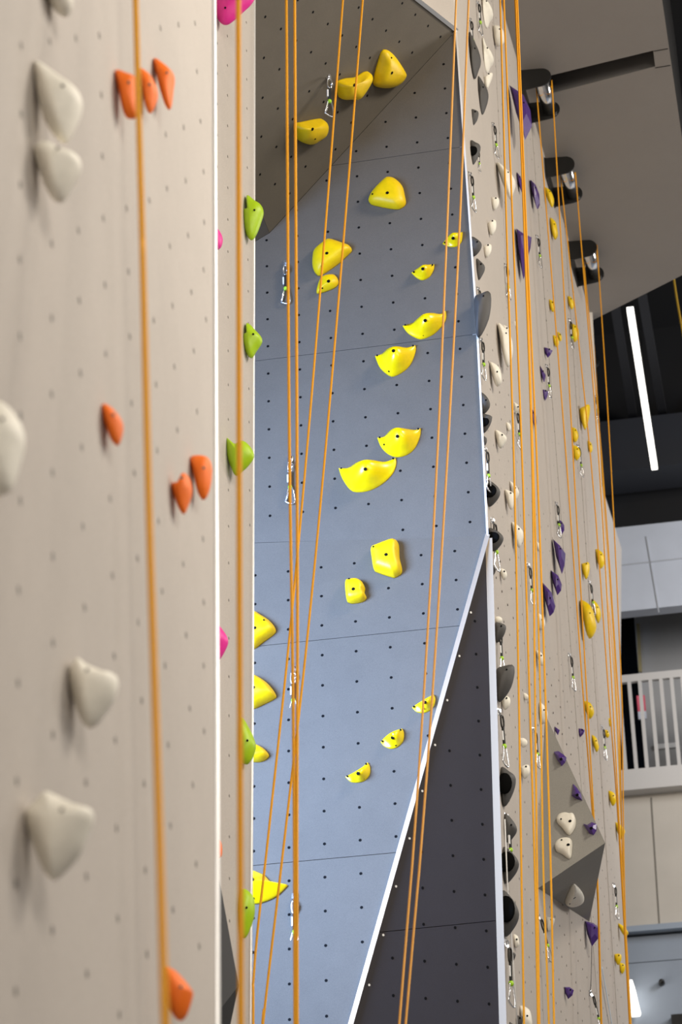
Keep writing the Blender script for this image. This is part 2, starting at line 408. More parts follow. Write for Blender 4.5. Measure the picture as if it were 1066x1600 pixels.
# ------------------------------------------------------------------ climbing holds
def bolt(parent, P, n, r=.0085, name='bolt_hole', m=None):
    u = n.orthogonal().normalized(); v = n.cross(u)
    return mk(name, *disc(P, u, v, n, r, 10, .002), m or M_HOLE, parent=parent)
def face_hold(pl, outl, bpx, h, m, label, group, smooth=True, ea=1.6, eb=.8, lip=.012, screws=(), lift=.35, nsub=4, cat='climbing hold'):
    """hold screwed flat onto a wall we look at: outline on the wall, dome raised along the wall's normal"""
    O, N = pl; ys = [p[1] for p in outl]; y0, y1 = min(ys), max(ys)
    pk = hit(pl, *bpx, lift=h) - N * h
    base = [hit(pl, x, y, lift=h * lift * (y1 - y) / (y1 - y0)) - N * (h * lift * (y1 - y) / (y1 - y0)) for x, y in outl]
    ring = catmull(base, nsub) if smooth else base
    k = len(ring); prof = lambda s: lip + (h - lip) * max(0, 1 - s ** ea) ** eb
    vs = list(ring); fs = []
    ss = (1.0, .97, .9, .8, .68, .54, .4, .27, .14) if smooth else (1.0, .45)
    for s in ss: vs += [pk + (p - pk) * s + N * (prof(s) if s < 1 else lip * .8) for p in ring]
    for r in range(len(ss)):
        for i in range(k): fs.append((r * k + i, r * k + (i + 1) % k, (r + 1) * k + (i + 1) % k, (r + 1) * k + i))
    vs.append(pk + N * h); t = len(vs) - 1; l0 = len(ss) * k
    for i in range(k): fs.append((l0 + i, l0 + (i + 1) % k, t))
    fs.append(tuple(range(k - 1, -1, -1)))
    o = mk('climbing_hold', vs, fs, m, loc=sum(base, V()) / len(base), smooth=smooth)
    tag(o, label, cat, group)
    bolt(o, pk + N * h, N, .0105)
    for si, sf in screws:
        p = base[si]; b = bolt(o, pk + (p - pk) * sf + N * (prof(sf) + .001), N, .0055, 'screw_hole')
    return o
def cc(x0, y0, pts, s=350 / 1066): return [(x0 + s * a, y0 + s * b) for a, b in pts]
G1 = 'yellow holds of the blue-grey wall'
c0, c35, c66, c95 = (390, 0), (390, 350), (390, 660), (390, 950)
def C(c, *pts): return cc(c[0], c[1], pts)
def C1(c, a, b): return (c[0] + s_ * a, c[1] + s_ * b)
face_hold(OV, C(c0, (660, 243), (690, 262), (735, 335), (736, 362), (705, 395), (660, 413), (612, 413), (590, 402), (592, 375), (622, 295), (640, 255)), C1(c0, 678, 347), .08, M_YEL, 'upright yellow triangular hold nearest the top corner of the grey overhang', G1, ea=3, eb=.6, screws=((0, .75),))
face_hold(OV, C(c0, (425, 400), (465, 381), (515, 375), (560, 353), (583, 351), (589, 372), (560, 415), (510, 465), (470, 468), (425, 462)), C1(c0, 500, 405), .10, M_YEL, 'yellow boomerang hold touching the triangular one on the grey overhang', G1, ea=2.5, eb=.6, screws=((8, .7),))
face_hold(OV, C(c0, (226, 600), (270, 588), (330, 577), (362, 576), (377, 598), (360, 640), (320, 665), (280, 682), (245, 674), (226, 655)), C1(c0, 300, 615), .10, M_YEL, 'yellow boomerang hold hanging below the quickdraw on the grey overhang', G1, ea=2.5, eb=.6, screws=((7, .5),))
face_hold(UP, C(c0, (568, 945), (588, 905), (640, 848), (662, 838), (692, 847), (725, 880), (738, 925), (744, 968), (725, 992), (690, 998), (592, 978), (570, 962)), C1(c0, 656, 918), .07, M_YEL, 'large rounded yellow triangle hold alone just below the overhang crease', G1, ea=4, eb=.7, screws=((0, .75),))
face_hold(UP, C(c35, (300, 155), (310, 120), (360, 75), (385, 67), (440, 86), (475, 100), (484, 122), (460, 150), (420, 190), (345, 245), (318, 240), (301, 205)), C1(c35, 368, 139), .08, M_YEL, 'large yellow blunt arrow-shaped hold above a small yellow one', G1, ea=3.5, eb=.65, screws=((9, .75),))
face_hold(UP, C(c35, (320, 327), (330, 272), (345, 248), (370, 238), (402, 238), (421, 264), (418, 290), (395, 310), (338, 331)), C1(c35, 376, 272), .055, M_YEL, 'small yellow hold tucked under the large arrow-shaped one', G1, ea=2, eb=.8, screws=((8, .7),))
def chain(pts, n):
    """pixel polyline resampled evenly along its length"""
    p = catmull([V((x, y, 0)) for x, y in pts], 8, False); L = [0.0]
    for a, b in zip(p[:-1], p[1:]): L.append(L[-1] + (b - a).length)
    out = []; k = 0
    for i in range(n):
        t = L[-1] * i / (n - 1)
        while k < len(L) - 2 and L[k + 1] < t: k += 1
        f = (t - L[k]) / max(L[k + 1] - L[k], 1e-9); out.append(p[k] + (p[k + 1] - p[k]) * f)
    return out
def finhold(c, pts, b, h, label, sc, n=27, rows=9):
    """winged hold: a hump under the bolt that thins out into two upturned wings"""
    pl = c[2]; N = pl[1]; px = C(c[:2], *pts); bx, by = C1(c, *b)
    ri = max(range(len(px)), key=lambda i: px[i][0] - 2 * px[i][1])
    up, lo = chain(px[:ri + 1], n), chain([px[0]] + px[:ri - 1:-1], n)
    u0 = min(range(n), key=lambda i: abs(up[i].x - bx)) / (n - 1); lip = .007
    g = lambda u: math.exp(-((u - u0) / (.27 if u < u0 else .30)) ** 2)
    lift = lambda u, t: lip + h * g(u) * math.sin(math.pi / 2 * min(1, t * 1.12)) ** 1.15
    vs, fs = [], []
    for i in range(n):
        u = i / (n - 1)
        for r in range(rows):
            t = r / (rows - 1); p = lo[i] + (up[i] - lo[i]) * t; vs.append(hit(pl, p.x, p.y, lift(u, t)))
    for i in range(n - 1):
        for r in range(rows - 1):
            a = i * rows + r; fs.append((a, a + rows, a + rows + 1, a + 1))
    ringi = [i * rows for i in range(n)] + [(n - 1) * rows + r for r in range(1, rows)] + [i * rows + rows - 1 for i in range(n - 2, -1, -1)] + [r for r in range(rows - 2, 0, -1)]
    m0 = len(vs); vs += [vs[k] - N * ((vs[k] - pl[0]).dot(N)) for k in ringi]; k = len(ringi)
    for q in range(k): fs.append((ringi[q], m0 + q, m0 + (q + 1) % k, ringi[(q + 1) % k]))
    fs.append(tuple(m0 + q for q in range(k)))
    base = sum(vs[m0:], V()) / k
    o = mk('climbing_hold', vs, fs, M_YELG, loc=base, smooth=True); tag(o, label, 'climbing hold', G1)
    me = o.data; me.polygons[len(fs) - 1].use_smooth = False
    for q in range(k): me.polygons[(n - 1) * (rows - 1) + q].use_smooth = False
    def on(x, y):
        i = min(range(n), key=lambda q: abs(lo[q].x + (up[q].x - lo[q].x) * .6 - x)); d = max(lo[i].y - up[i].y, 1)
        return hit(pl, x, y, lift(i / (n - 1), max(0, min(1, (lo[i].y - y) / d))) + (.002 if h > .08 else .007))
    bolt(o, on(bx, by), N, .0105)
    for si, sf in sc:
        bolt(o, on(bx + (px[si][0] - bx) * sf, by + (px[si][1] - by) * sf), N, .0055, 'screw_hole')
U35, U66, L66, L95 = (390, 350, UP), (390, 660, UP), (390, 660, LO), (390, 950, LO)
finhold(U35, [(919, 93), (940, 66), (965, 43), (1000, 41), (1014, 37), (1012, 62), (1006, 87), (985, 105), (955, 107), (930, 99)], (969, 68), .06, 'small glossy yellow winged hold touching the front wall edge beside a rope', ((0, .8), (6, .8)))
finhold(U35, [(771, 232), (800, 211), (825, 195), (855, 193), (879, 191), (876, 215), (856, 250), (825, 265), (797, 256)], (825, 213), .06, 'small glossy yellow winged hold by itself above the three big winged ones', ((0, .8), (4, .85), (6, .8)))
finhold(U35, [(728, 483), (765, 480), (800, 450), (830, 428), (870, 423), (910, 428), (933, 412), (936, 440), (925, 470), (880, 520), (825, 546), (790, 540), (750, 515)], (836, 459), .10, 'wide glossy yellow winged hold with its right wing behind a rope', ((0, .88), (6, .9), (8, .8), (10, .8)))
finhold(U35, [(597, 628), (630, 618), (660, 592), (700, 582), (750, 588), (789, 576), (791, 600), (772, 655), (740, 695), (690, 723), (660, 718), (620, 682)], (685, 603), .11, 'glossy yellow winged hold just under the dashed panel seam', ((0, .88), (5, .9), (7, .8), (10, .85)))
finhold(U66, [(608, 72), (640, 68), (670, 38), (700, 25), (745, 30), (790, 36), (814, 26), (812, 60), (790, 115), (755, 150), (705, 164), (660, 150), (625, 115)], (704, 66), .11, 'glossy yellow winged hold stacked above the widest winged one', ((0, .88), (6, .9), (9, .8), (12, .8)))
finhold(U66, [(424, 218), (470, 216), (510, 191), (550, 178), (590, 180), (640, 188), (675, 178), (695, 167), (698, 195), (682, 240), (640, 285), (580, 320), (520, 331), (480, 320), (442, 268)], (551, 222), .12, 'widest glossy yellow moustache-shaped hold on the blue-grey wall', ((0, .9), (7, .92), (9, .8), (13, .85)))
face_hold(LO, C(c66, (577, 600), (600, 585), (668, 557), (693, 555), (708, 575), (713, 640), (725, 690), (723, 720), (700, 738), (680, 740), (612, 716), (592, 700), (581, 645)), C1(c66, 650, 629), .085, M_YEL, 'pale yellow block-shaped hold just under the fold of the wall', G1, ea=5, eb=.6, screws=((0, .75),))
face_hold(LO, C(c66, (455, 762), (474, 746), (510, 743), (535, 757), (549, 785), (547, 810), (557, 835), (540, 855), (500, 864), (476, 861), (463, 845)), C1(c66, 494, 793), .07, M_YEL, 'small pale yellow block hold below the larger block-shaped one', G1, ea=5, eb=.6, screws=((1, .8),))
face_hold(LO, [(395, 953), (408, 960), (421, 969), (430, 981), (428, 990), (412, 1003), (396, 1015), (378, 1012), (372, 985), (376, 958)], (398, 981), .08, M_YEL, 'yellow rounded hold poking past the white edge, topmost of its column', G1, ea=3.5, eb=.7, screws=((2, .7),))
face_hold(LO, [(394, 1052), (408, 1059), (421, 1070), (431, 1085), (428, 1092), (412, 1101), (397, 1108), (380, 1106), (374, 1080), (378, 1056)], (396, 1074), .09, M_YEL, 'yellow rounded hold poking past the white edge, above a lime hold', G1, ea=3, eb=.7)
face_hold(LO, [(394, 1161), (404, 1164), (413, 1170), (420, 1179), (417, 1186), (408, 1191), (395, 1191), (383, 1186), (382, 1168)], (394, 1174), .07, M_YEL, 'small yellow hold half hidden behind a lime hold at the white edge', G1, ea=3, eb=.7)
face_hold(LO, [(392, 1357), (404, 1361), (413, 1366), (422, 1376), (434, 1381), (448, 1381), (444, 1388), (431, 1401), (413, 1410), (398, 1413), (380, 1408), (374, 1385), (378, 1362)], (394, 1374), .10, M_YELG, 'glossy yellow pointed hold at the white edge, its tip toward a rope', G1, ea=1.4, eb=1.0, screws=((9, .8),))
finhold(L95, [(774, 473), (810, 448), (850, 425), (876, 411), (884, 430), (876, 465), (850, 490), (820, 498), (792, 491)], (834, 448), .06, 'small glossy yellow winged hold beside the silver ridge of the dark wedge', ((0, .85), (7, .6), (4, .8)))
finhold(L95, [(624, 637), (655, 605), (690, 585), (726, 573), (735, 595), (728, 635), (700, 662), (670, 668), (640, 656)], (681, 617), .06, 'small glossy yellow winged hold, middle of the three rising to the silver ridge', ((0, .85), (3, .85), (6, .8)))
finhold(L95, [(456, 803), (500, 780), (535, 758), (562, 734), (573, 755), (571, 790), (550, 818), (520, 829), (482, 826)], (517, 787), .06, 'small glossy yellow winged hold, lowest of the three rising to the silver ridge', ((0, .85), (3, .85), (6, .8)))

def side_hold(pl, outl, m, label, group, T=None, smooth=True, px=None, pocket=None, bpos=None, ex=.55, bias=.5, cat='climbing hold', name='climbing_hold'):
    """hold on a wall that runs away from us: its profile stands on the wall, its thickness runs along the wall"""
    if pl is RW: pl = RWat(*(px or outl[0]))
    O, N = pl; wdir = V((0, 0, 1)).cross(N).normalized()
    if wdir.y < 0: wdir = -wdir
    bx = px if px else (min(p[0] for p in outl) + 1.0, sum(p[1] for p in outl) / len(outl))
    P0 = hit(pl, *bx); mp = (P0, -wdir)
    pts = [hit(mp, *p) for p in outl]
    ring = catmull(pts, 4) if smooth else pts
    c = sum(ring, V()) / len(ring)
    zs = [p.z for p in ring]; H = max(zs) - min(zs)
    T = T or min(max(H * .8, .03), .24)
    k = len(ring); vs = []; fs = []
    ss = (.98, .9, .76, .58, .38, .18) if smooth else (.62,)
    vs += ring; rows = [list(range(k))]
    for sg in (-1, 1):
        last = rows[0]
        for s in ss:
            z = T * .5 * max(0, 1 - s ** 2) ** ex
            idx = list(range(len(vs), len(vs) + k)); vs += [c + (p - c) * s + wdir * (sg * z) for p in ring]
            for i in range(k): fs.append((last[i], last[(i + 1) % k], idx[(i + 1) % k], idx[i]))
            last = idx
        if True:
            vs.append(c + wdir * (sg * T * .5) + (V() if smooth else (ring[1] - c) * .3)); t = len(vs) - 1
            for i in range(k): fs.append((last[i], last[(i + 1) % k], t))
    o = mk(name, vs, fs, m, loc=P0, smooth=smooth)
    tag(o, label, cat, group)
    def surf(s_, p): return c + (p - c) * s_ - wdir * (T * .5 * max(0, 1 - s_ ** 2) ** ex + .002)
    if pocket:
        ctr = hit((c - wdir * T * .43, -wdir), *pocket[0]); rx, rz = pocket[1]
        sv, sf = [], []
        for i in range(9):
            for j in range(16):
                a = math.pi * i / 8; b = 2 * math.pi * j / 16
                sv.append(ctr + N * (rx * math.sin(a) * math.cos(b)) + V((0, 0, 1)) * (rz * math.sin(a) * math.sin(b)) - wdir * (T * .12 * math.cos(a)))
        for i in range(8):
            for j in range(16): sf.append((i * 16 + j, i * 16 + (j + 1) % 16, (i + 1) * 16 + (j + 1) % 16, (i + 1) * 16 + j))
        mk('finger_pocket', sv, sf, M_POCK, parent=o, smooth=True)  # black bulge stands in for the shade inside the jug's hollow
    elif H > .07:
        bolt(o, surf(.45, ring[k // 3]), (-wdir * .9 + N * .4).normalized(), .0055 if pl is not LW else .004, m=M_HOLE if pl is not LW else M_HOLEB)
    return o
def prof_outline(b0, b1, pk, bulge):
    b0, b1, pk = V((*b0, 0)), V((*b1, 0)), V((*pk, 0)); cen = (b0 + b1 + pk) / 3
    def mid(a, b):
        m_ = (a + b) / 2; d = V((b.y - a.y, a.x - b.x, 0)); d = d if d.dot(m_ - cen) > 0 else -d
        return m_ + d * bulge
    mb = (b0 + b1) / 2 + V((-2, 0, 0))
    return [tuple(p[:2]) for p in (b0, mid(b0, pk), pk, mid(pk, b1), b1, mb)]

# near wall (out of focus) ------------------------------------------------
GW, GO = 'cream holds of the near wall', 'orange holds of the near wall'
def cL(y0, *pts): return [(a * c4, y0 + b * c4) for a, b in pts]
for y0, pts, lab in (
    (0, [(195, -40), (205, 5), (220, 25), (248, 42), (275, 36), (300, 0), (290, -60), (230, -90)], 'cream hold cut off by the top of the near wall view'),
    (0, [(145, 278), (168, 268), (250, 325), (320, 375), (342, 425), (330, 480), (292, 560), (265, 590), (222, 560), (180, 490), (155, 390)], 'tall cream teardrop hold above another cream hold on the near wall'),
    (0, [(143, 640), (172, 605), (210, 608), (260, 635), (320, 652), (338, 682), (320, 730), (268, 815), (240, 832), (208, 815), (170, 730)], 'cream wedge hold directly under the tall teardrop one'),
    (400, [(-120, 640), (-20, 610), (20, 620), (55, 650), (92, 710), (100, 765), (85, 830), (50, 950), (18, 985), (-40, 990), (-110, 900)], 'large cream hold running out of the near wall view, beside a bolt dot'),
    (800, [(290, 690), (308, 632), (330, 613), (365, 640), (430, 668), (488, 688), (482, 760), (440, 830), (388, 892), (348, 885), (312, 800)], 'cream tooth-shaped hold by itself on the lower near wall'),
    (1200, [(108, 205), (150, 140), (193, 103), (232, 115), (310, 152), (378, 172), (390, 210), (370, 270), (330, 360), (248, 450), (215, 464), (182, 430), (140, 330)], 'largest cream tooth-shaped hold, lowest on the near wall')):
    side_hold(LW, cL(y0, *pts), M_WHI, lab, GW, T=.12)
for y0, pts, lab in (
    (0, [(482, 300), (530, 310), (572, 340), (568, 470), (540, 490), (515, 470), (492, 370)], 'orange wedge hold half behind the near rope, first of three in a row'),
    (0, [(585, 290), (630, 320), (656, 380), (645, 430), (622, 467), (605, 440), (590, 350)], 'shadowed orange hold between two other orange holds beside the near rope'),
    (0, [(640, 250), (690, 275), (724, 312), (722, 355), (710, 445), (690, 442), (665, 370)], 'orange wedge hold highest of the three beside the near rope'),
    (400, [(430, 625), (465, 635), (505, 680), (510, 720), (490, 782), (462, 765), (435, 690)], 'single orange hold to the side of the near rope with a dark bolt'),
    (400, [(715, 960), (742, 950), (765, 908), (790, 928), (799, 980), (778, 1045), (760, 1072), (735, 1030)], 'orange heart-shaped hold beside an orange wedge hold'),
    (400, [(795, 840), (860, 838), (882, 880), (874, 960), (850, 1012), (826, 992), (805, 910)], 'orange wedge hold touching the metal edge of the near wall'),
    (1200, [(690, 835), (720, 838), (752, 865), (797, 920), (802, 950), (776, 1030), (745, 1052), (712, 1015), (690, 950)], 'large red-orange hold at the foot of the near rope')):
    side_hold(LW, cL(y0, *pts), M_ORA, lab, GO, T=.09)

# narrow tower side --------------------------------------------------------
GN, GP = 'lime holds of the narrow wall', 'pink holds of the narrow wall'
for pts, bx, lab in (
    ([(386.5, 306), (398, 313.6), (407.5, 320), (411.7, 330), (408.8, 342.5), (401, 363.5), (392.4, 375), (383.8, 363.5), (380, 342.5), (380.5, 331), (386.5, 328)], (384, 340), 'lime green notched hold over the white edge, nearest the overhang'),
    ([(386, 506.5), (392, 508.4), (398, 515), (408, 526), (409, 534), (399.8, 548), (392, 559), (384, 550), (380, 538), (380, 527), (386, 523)], (384, 530), 'lime green crab-claw hold over the white edge beside a panel seam'),
    ([(353.5, 686), (361, 689.6), (368.8, 695), (380.4, 689.6), (392, 699), (397, 712), (390, 724), (378, 736), (368, 743), (361, 730), (355, 713)], (357, 712), 'lime green hold behind the taut near rope'),
    ([(378, 1121), (387, 1133), (396.6, 1153), (399.6, 1167.5), (394, 1184), (386, 1194), (377, 1189), (372, 1165), (373, 1135)], (377, 1155), 'lime green leaf-shaped hold in front of a small yellow one'),
    ([(381, 1389), (390, 1393.5), (396.5, 1404), (397.5, 1425), (392, 1446), (382.5, 1466), (375, 1455), (371, 1425), (374, 1400)], (376, 1425), 'lime green flat oval hold in front of the pointed yellow one')):
    side_hold(NR, pts, M_GRN, lab, GN, T=.12, px=bx)
for pts, lab in (
    ([(330, -12), (334, 15), (340, 30), (350, 38), (362, 32), (380, 16), (396, 0), (398, -14), (365, -25)], 'large pink hold at the top of the narrow wall behind a rope'),
    ([(331, 357), (340, 358), (346, 366), (347, 373), (343, 384), (335, 388), (328, 375)], 'small pink hold peeping out beside the metal edge'),
    ([(328, 974), (340, 976), (348, 984), (356, 998), (353, 1011), (342, 1030), (332, 1036), (326, 1010)], 'medium pink hold peeping out beside the metal edge')):
    side_hold(NR, pts, M_PNK, lab, GP, T=.12, px=(338, sum(p[1] for p in pts) / len(pts)))
side_hold(NR, [(332, 1314), (345, 1314), (346, 1338), (333, 1339)], M_ORA, 'tiny orange hold beside the metal edge above the black volume', None, T=.06, px=(337, 1326))
# black volume low on the narrow wall: closed pyramid
def volume(name, base, apex, m, label, cat='wall volume'):
    vs = list(base) + [apex]; k = len(base)
    fs = [tuple(range(k - 1, -1, -1))] + [(i, (i + 1) % k, k) for i in range(k)]
    return tag(mk(name, vs, fs, m, loc=base[0]), label, cat)
nb = [hit(NR, 339, 1352), hit(NR, 326, 1600), hit(NR, 352, 1640), hit(NR, 361, 1520)]
volume('wall_volume', nb, at_y(373, 1540, 10.45), mat('black_plywood_paint', (.02, .02, .021), .6), 'black pyramid volume low on the narrow wall beside the metal edge')

# tall side wall -----------------------------------------------------------
GC = 'charcoal holds of the tall side wall'
CH = [((735, 52), (740, 121), (751, 90), .06, 0, 'charcoal many-lobed hold beside a quickdraw near the top of the tall wall'),
      ((748, 121), (752, 178), (763, 145), .10, 0, 'charcoal leaf-shaped hold under a thin cream fin'),
      ((737, 172), (738, 196), (748, 176), .2, 0, 'small charcoal nub hold under the charcoal leaf'),
      ((736, 221), (738, 257), (751, 229), .12, 1, 'charcoal pocketed jug with a quickdraw hanging behind it'),
      ((737, 371), (739, 400), (753, 382), .2, 0, 'ribbed charcoal hold touching the front wall edge beside a cream hold'),
      ((745, 405), (747, 437), (758, 417), .12, 0, 'small charcoal cone hold under the ribbed one'),
      ((742, 468), (747, 527), (767, 459), .16, 0, 'long charcoal tongue hold between two quickdraws'),
      ((752, 614), (754, 646), (766, 631), .22, 0, 'rounded grooved charcoal hold right above a pocketed one'),
      ((754, 648), (756, 676), (769, 652), .15, 1, 'charcoal pocketed hold right under a rounded grooved one'),
      ((756, 682), (757, 696), (761, 686), .2, 0, 'tiny charcoal nub under the pocketed hold beside a quickdraw'),
      ((761, 751), (763, 791), (782, 768), .2, 1, 'charcoal pocketed jug beside the blue-grey panel, above the tip of the dark wedge'),
      ((764, 826), (770, 861), (787, 840), .2, 1, 'charcoal pocketed jug level with the tip of the dark wedge'),
      ((769, 883), (770, 899), (775, 887), .2, 0, 'tiny charcoal nub under the jug level with the wedge tip'),
      ((774, 974), (776, 1004), (791, 979), .2, 0, 'heart-shaped charcoal hold under a small cream hold'),
      ((776, 1048), (780, 1097), (804, 1042), .2, 0, 'largest charcoal tongue hold with two lobes above a cream hold'),
      ((784, 1200), (787, 1260), (806, 1216), .14, 1, 'charcoal pocketed jug, upper of the large ones beside the dark wedge'),
      ((789, 1271), (792, 1316), (808, 1295), .16, 0, 'charcoal hold with a quickdraw hanging across it'),
      ((787, 1324), (789, 1380), (811, 1349), .18, 1, 'charcoal pocketed jug between a quickdraw and the lowest jug'),
      ((786, 1392), (788, 1463), (811, 1427), .18, 1, 'lowest and tallest charcoal pocketed jug beside the dark wedge'),
      ((796, 1487), (797, 1506), (806, 1491), .2, 0, 'small charcoal nub beside the lowest quickdraw and the white cord'),
      ((807, 1588), (808, 1612), (818, 1589), .15, 0, 'charcoal hold overlapping the rounded cream one at the foot of the view'), ((796, 1597), (797, 1613), (802, 1601), .15, 0, 'charcoal tip rising at the very bottom beside the dark wedge')]
for b0, b1, pk, bl, pocket, lab in CH:
    pc = None
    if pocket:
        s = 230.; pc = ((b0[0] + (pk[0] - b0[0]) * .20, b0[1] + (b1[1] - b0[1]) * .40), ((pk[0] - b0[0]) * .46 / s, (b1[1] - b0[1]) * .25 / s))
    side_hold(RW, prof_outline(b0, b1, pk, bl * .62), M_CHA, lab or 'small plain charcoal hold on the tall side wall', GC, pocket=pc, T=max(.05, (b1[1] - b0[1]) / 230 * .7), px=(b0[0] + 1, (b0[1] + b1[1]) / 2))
GH = 'cream holds of the tall side wall'
CW = [((755, -12), (758, 40), (770, 17), -.06, 'cream pointed hold at the very top behind a quickdraw'), ((771, 43), (776, 71), (788, 52), .28, 'blunt cream hold beside the topmost rope pair'),
      ((756, 62), (759, 111), (771, 89), -.05, 'cream concave fin hold beside the many-lobed charcoal one'), ((756, 125), (761, 137), (770, 115), .03, 'thin cream fin hold above the charcoal leaf'),
      ((777, 257), (796, 309), (805, 282), .05, 'large pointed cream hold behind a rope pair beside purple holds'), ((768, 311), (772, 328), (780, 311), .15, 'small cream hold below the large pointed cream one, highest of three'), ((762, 352), (768, 367), (775, 345), .15, 'small cream hold, middle of three above the ribbed charcoal one'), ((756, 388), (760, 402), (768, 383), .15, 'small cream hold, lowest of three, next to the ribbed charcoal one'),
      ((779, 508), (792, 572), (800, 530), .10, 'long cream spearhead hold beside a rope'), ((786, 509), (790, 526), (797, 516), .15, 'small cream chip tucked behind the spearhead hold'), ((766, 567), (775, 602), (784, 591), .22, 'smooth cream teardrop hold under the spearhead one'),
      ((804, 502), (806, 513), (808, 506), .15, 'tiny cream chip at a rope strand across from the spearhead'), ((803, 629), (806, 646), (815, 640), .1, 'cream hold right behind a quickdraw between two ropes'), ((791, 661), (795, 674), (798, 664), .2, 'tiny cream drop next to the quickdraw between two ropes'), ((774, 673), (781, 700), (792, 684), .1, 'cream comma-shaped hold above two paired cream holds'),
      ((797, 753), (804, 781), (811, 768), .12, 'cream hold overlapping another behind a rope'), ((789, 767), (798, 796), (804, 773), .12, 'cream heart-shaped hold in front of a rope partner'), ((800, 817), (810, 855), (818, 832), .1, 'cream pointed hold behind a rope, below the paired cream holds'),
      ((839, 848), (842, 861), (844, 851), .2, 'tiny cream chip between rope strands near the large purple faceted hold'), ((782, 889), (787, 906), (792, 895), .2, 'small cream drop below the jug level with the wedge tip'), ((774, 965), (777, 975), (785, 967), .25, 'small cream pebble resting above the heart-shaped charcoal hold'), ((841, 959), (844, 984), (852, 973), .2, 'cream oval between rope strands beside the purple bulbous drop'), ((838, 1017), (846, 1040), (850, 1028), .2, 'cream hold between rope strands below the cream oval'),
      ((783, 1090), (789, 1109), (797, 1091), .2, 'cream hold with a dark bolt under the largest charcoal tongue'), ((818, 1083), (821, 1094), (826, 1088), .2, 'tiny cream pebble across from the cream hold with a dark bolt'), ((843, 1098), (847, 1131), (856, 1114), .15, 'cream hold behind the rope strands above small purple chips'),
      ((811, 1155), (817, 1168), (824, 1158), .25, 'small cream block touching a rope above a cream leaf'), ((814, 1201), (820, 1217), (827, 1196), .2, 'small cream leaf touching a rope below a cream block'), ((803, 1460), (806, 1481), (811, 1470), .25, 'cream crescent beside the lowest tallest charcoal jug'), ((854, 1434), (857, 1456), (867, 1436), .1, 'cream chip behind ropes next to the tilted quickdraw'), ((813, 1572), (820, 1612), (831, 1591), .25, 'rounded cream hold in front of small charcoal ones low on the wall')]
for b0, b1, pk, bl, lab in CW:
    side_hold(RW, prof_outline(b0, b1, pk, bl), M_WHI, lab or 'small plain cream hold on the tall side wall', GH, px=(b0[0] + 1, (b0[1] + b1[1]) / 2))
GU = 'purple holds of the tall side wall'
CP = [((796, 133), (821, 219), (829, 172), .14, 'largest purple blade hold beside the first rope anchor'), ((808, 270), (815, 300), (817, 283), .05, 'thin purple hold half behind the rope bundle beside the crescent'), ((829, 282), (839, 326), (843, 304), .12, 'dark purple crescent hold beside the large cream pointed one'), ((807, 357), (818, 437), (831, 371), -.04, 'tall purple spike hold behind the rope bundle'),
      ((850, 543), (856, 559), (864, 548), .06, 'small purple gem hold under the paired yellow holds'), ((844, 571), (850, 597), (853, 586), .0, 'thin purple shard hold beside a quickdraw'), ((848, 609), (852, 626), (857, 612), .08, 'small purple gem under the shard, touching a quickdraw'), ((829, 637), (836, 669), (838, 650), .1, 'plum-coloured hold hidden between rope strands'),
      ((871, 811), (878, 835), (882, 821), .15, 'flat purple hold behind a quickdraw above the faceted one'), ((864, 842), (878, 897), (884, 865), .05, 'large purple faceted hold right under a quickdraw'), ((861, 891), (871, 930), (878, 913), .15, 'purple teardrop hold, middle of three stepping down'), ((848, 910), (859, 963), (868, 947), .12, 'purple bulbous drop hold, lowest of three stepping down'),
      ((867, 1135), (872, 1149), (875, 1141), .0, 'tiny purple chip at the top tip of the grey volume'), ((904, 1138), (907, 1152), (914, 1141), .1, 'tiny purple stud beside the seam and two rope strands'), ((914, 1439), (925, 1479), (938, 1451), .12, 'dark purple shield-shaped hold at the foot of the grey volume'), ((882, 1542), (888, 1561), (897, 1547), .15, 'purple box-shaped hold low on the wall by itself')]
for b0, b1, pk, bl, lab in CP:
    side_hold(RW, prof_outline(b0, b1, pk, bl), M_PUR, lab or 'small angular purple hold on the tall side wall', GU, smooth=False, px=(b0[0] + 1, (b0[1] + b1[1]) / 2))
GY = 'yellow holds of the tall side wall'
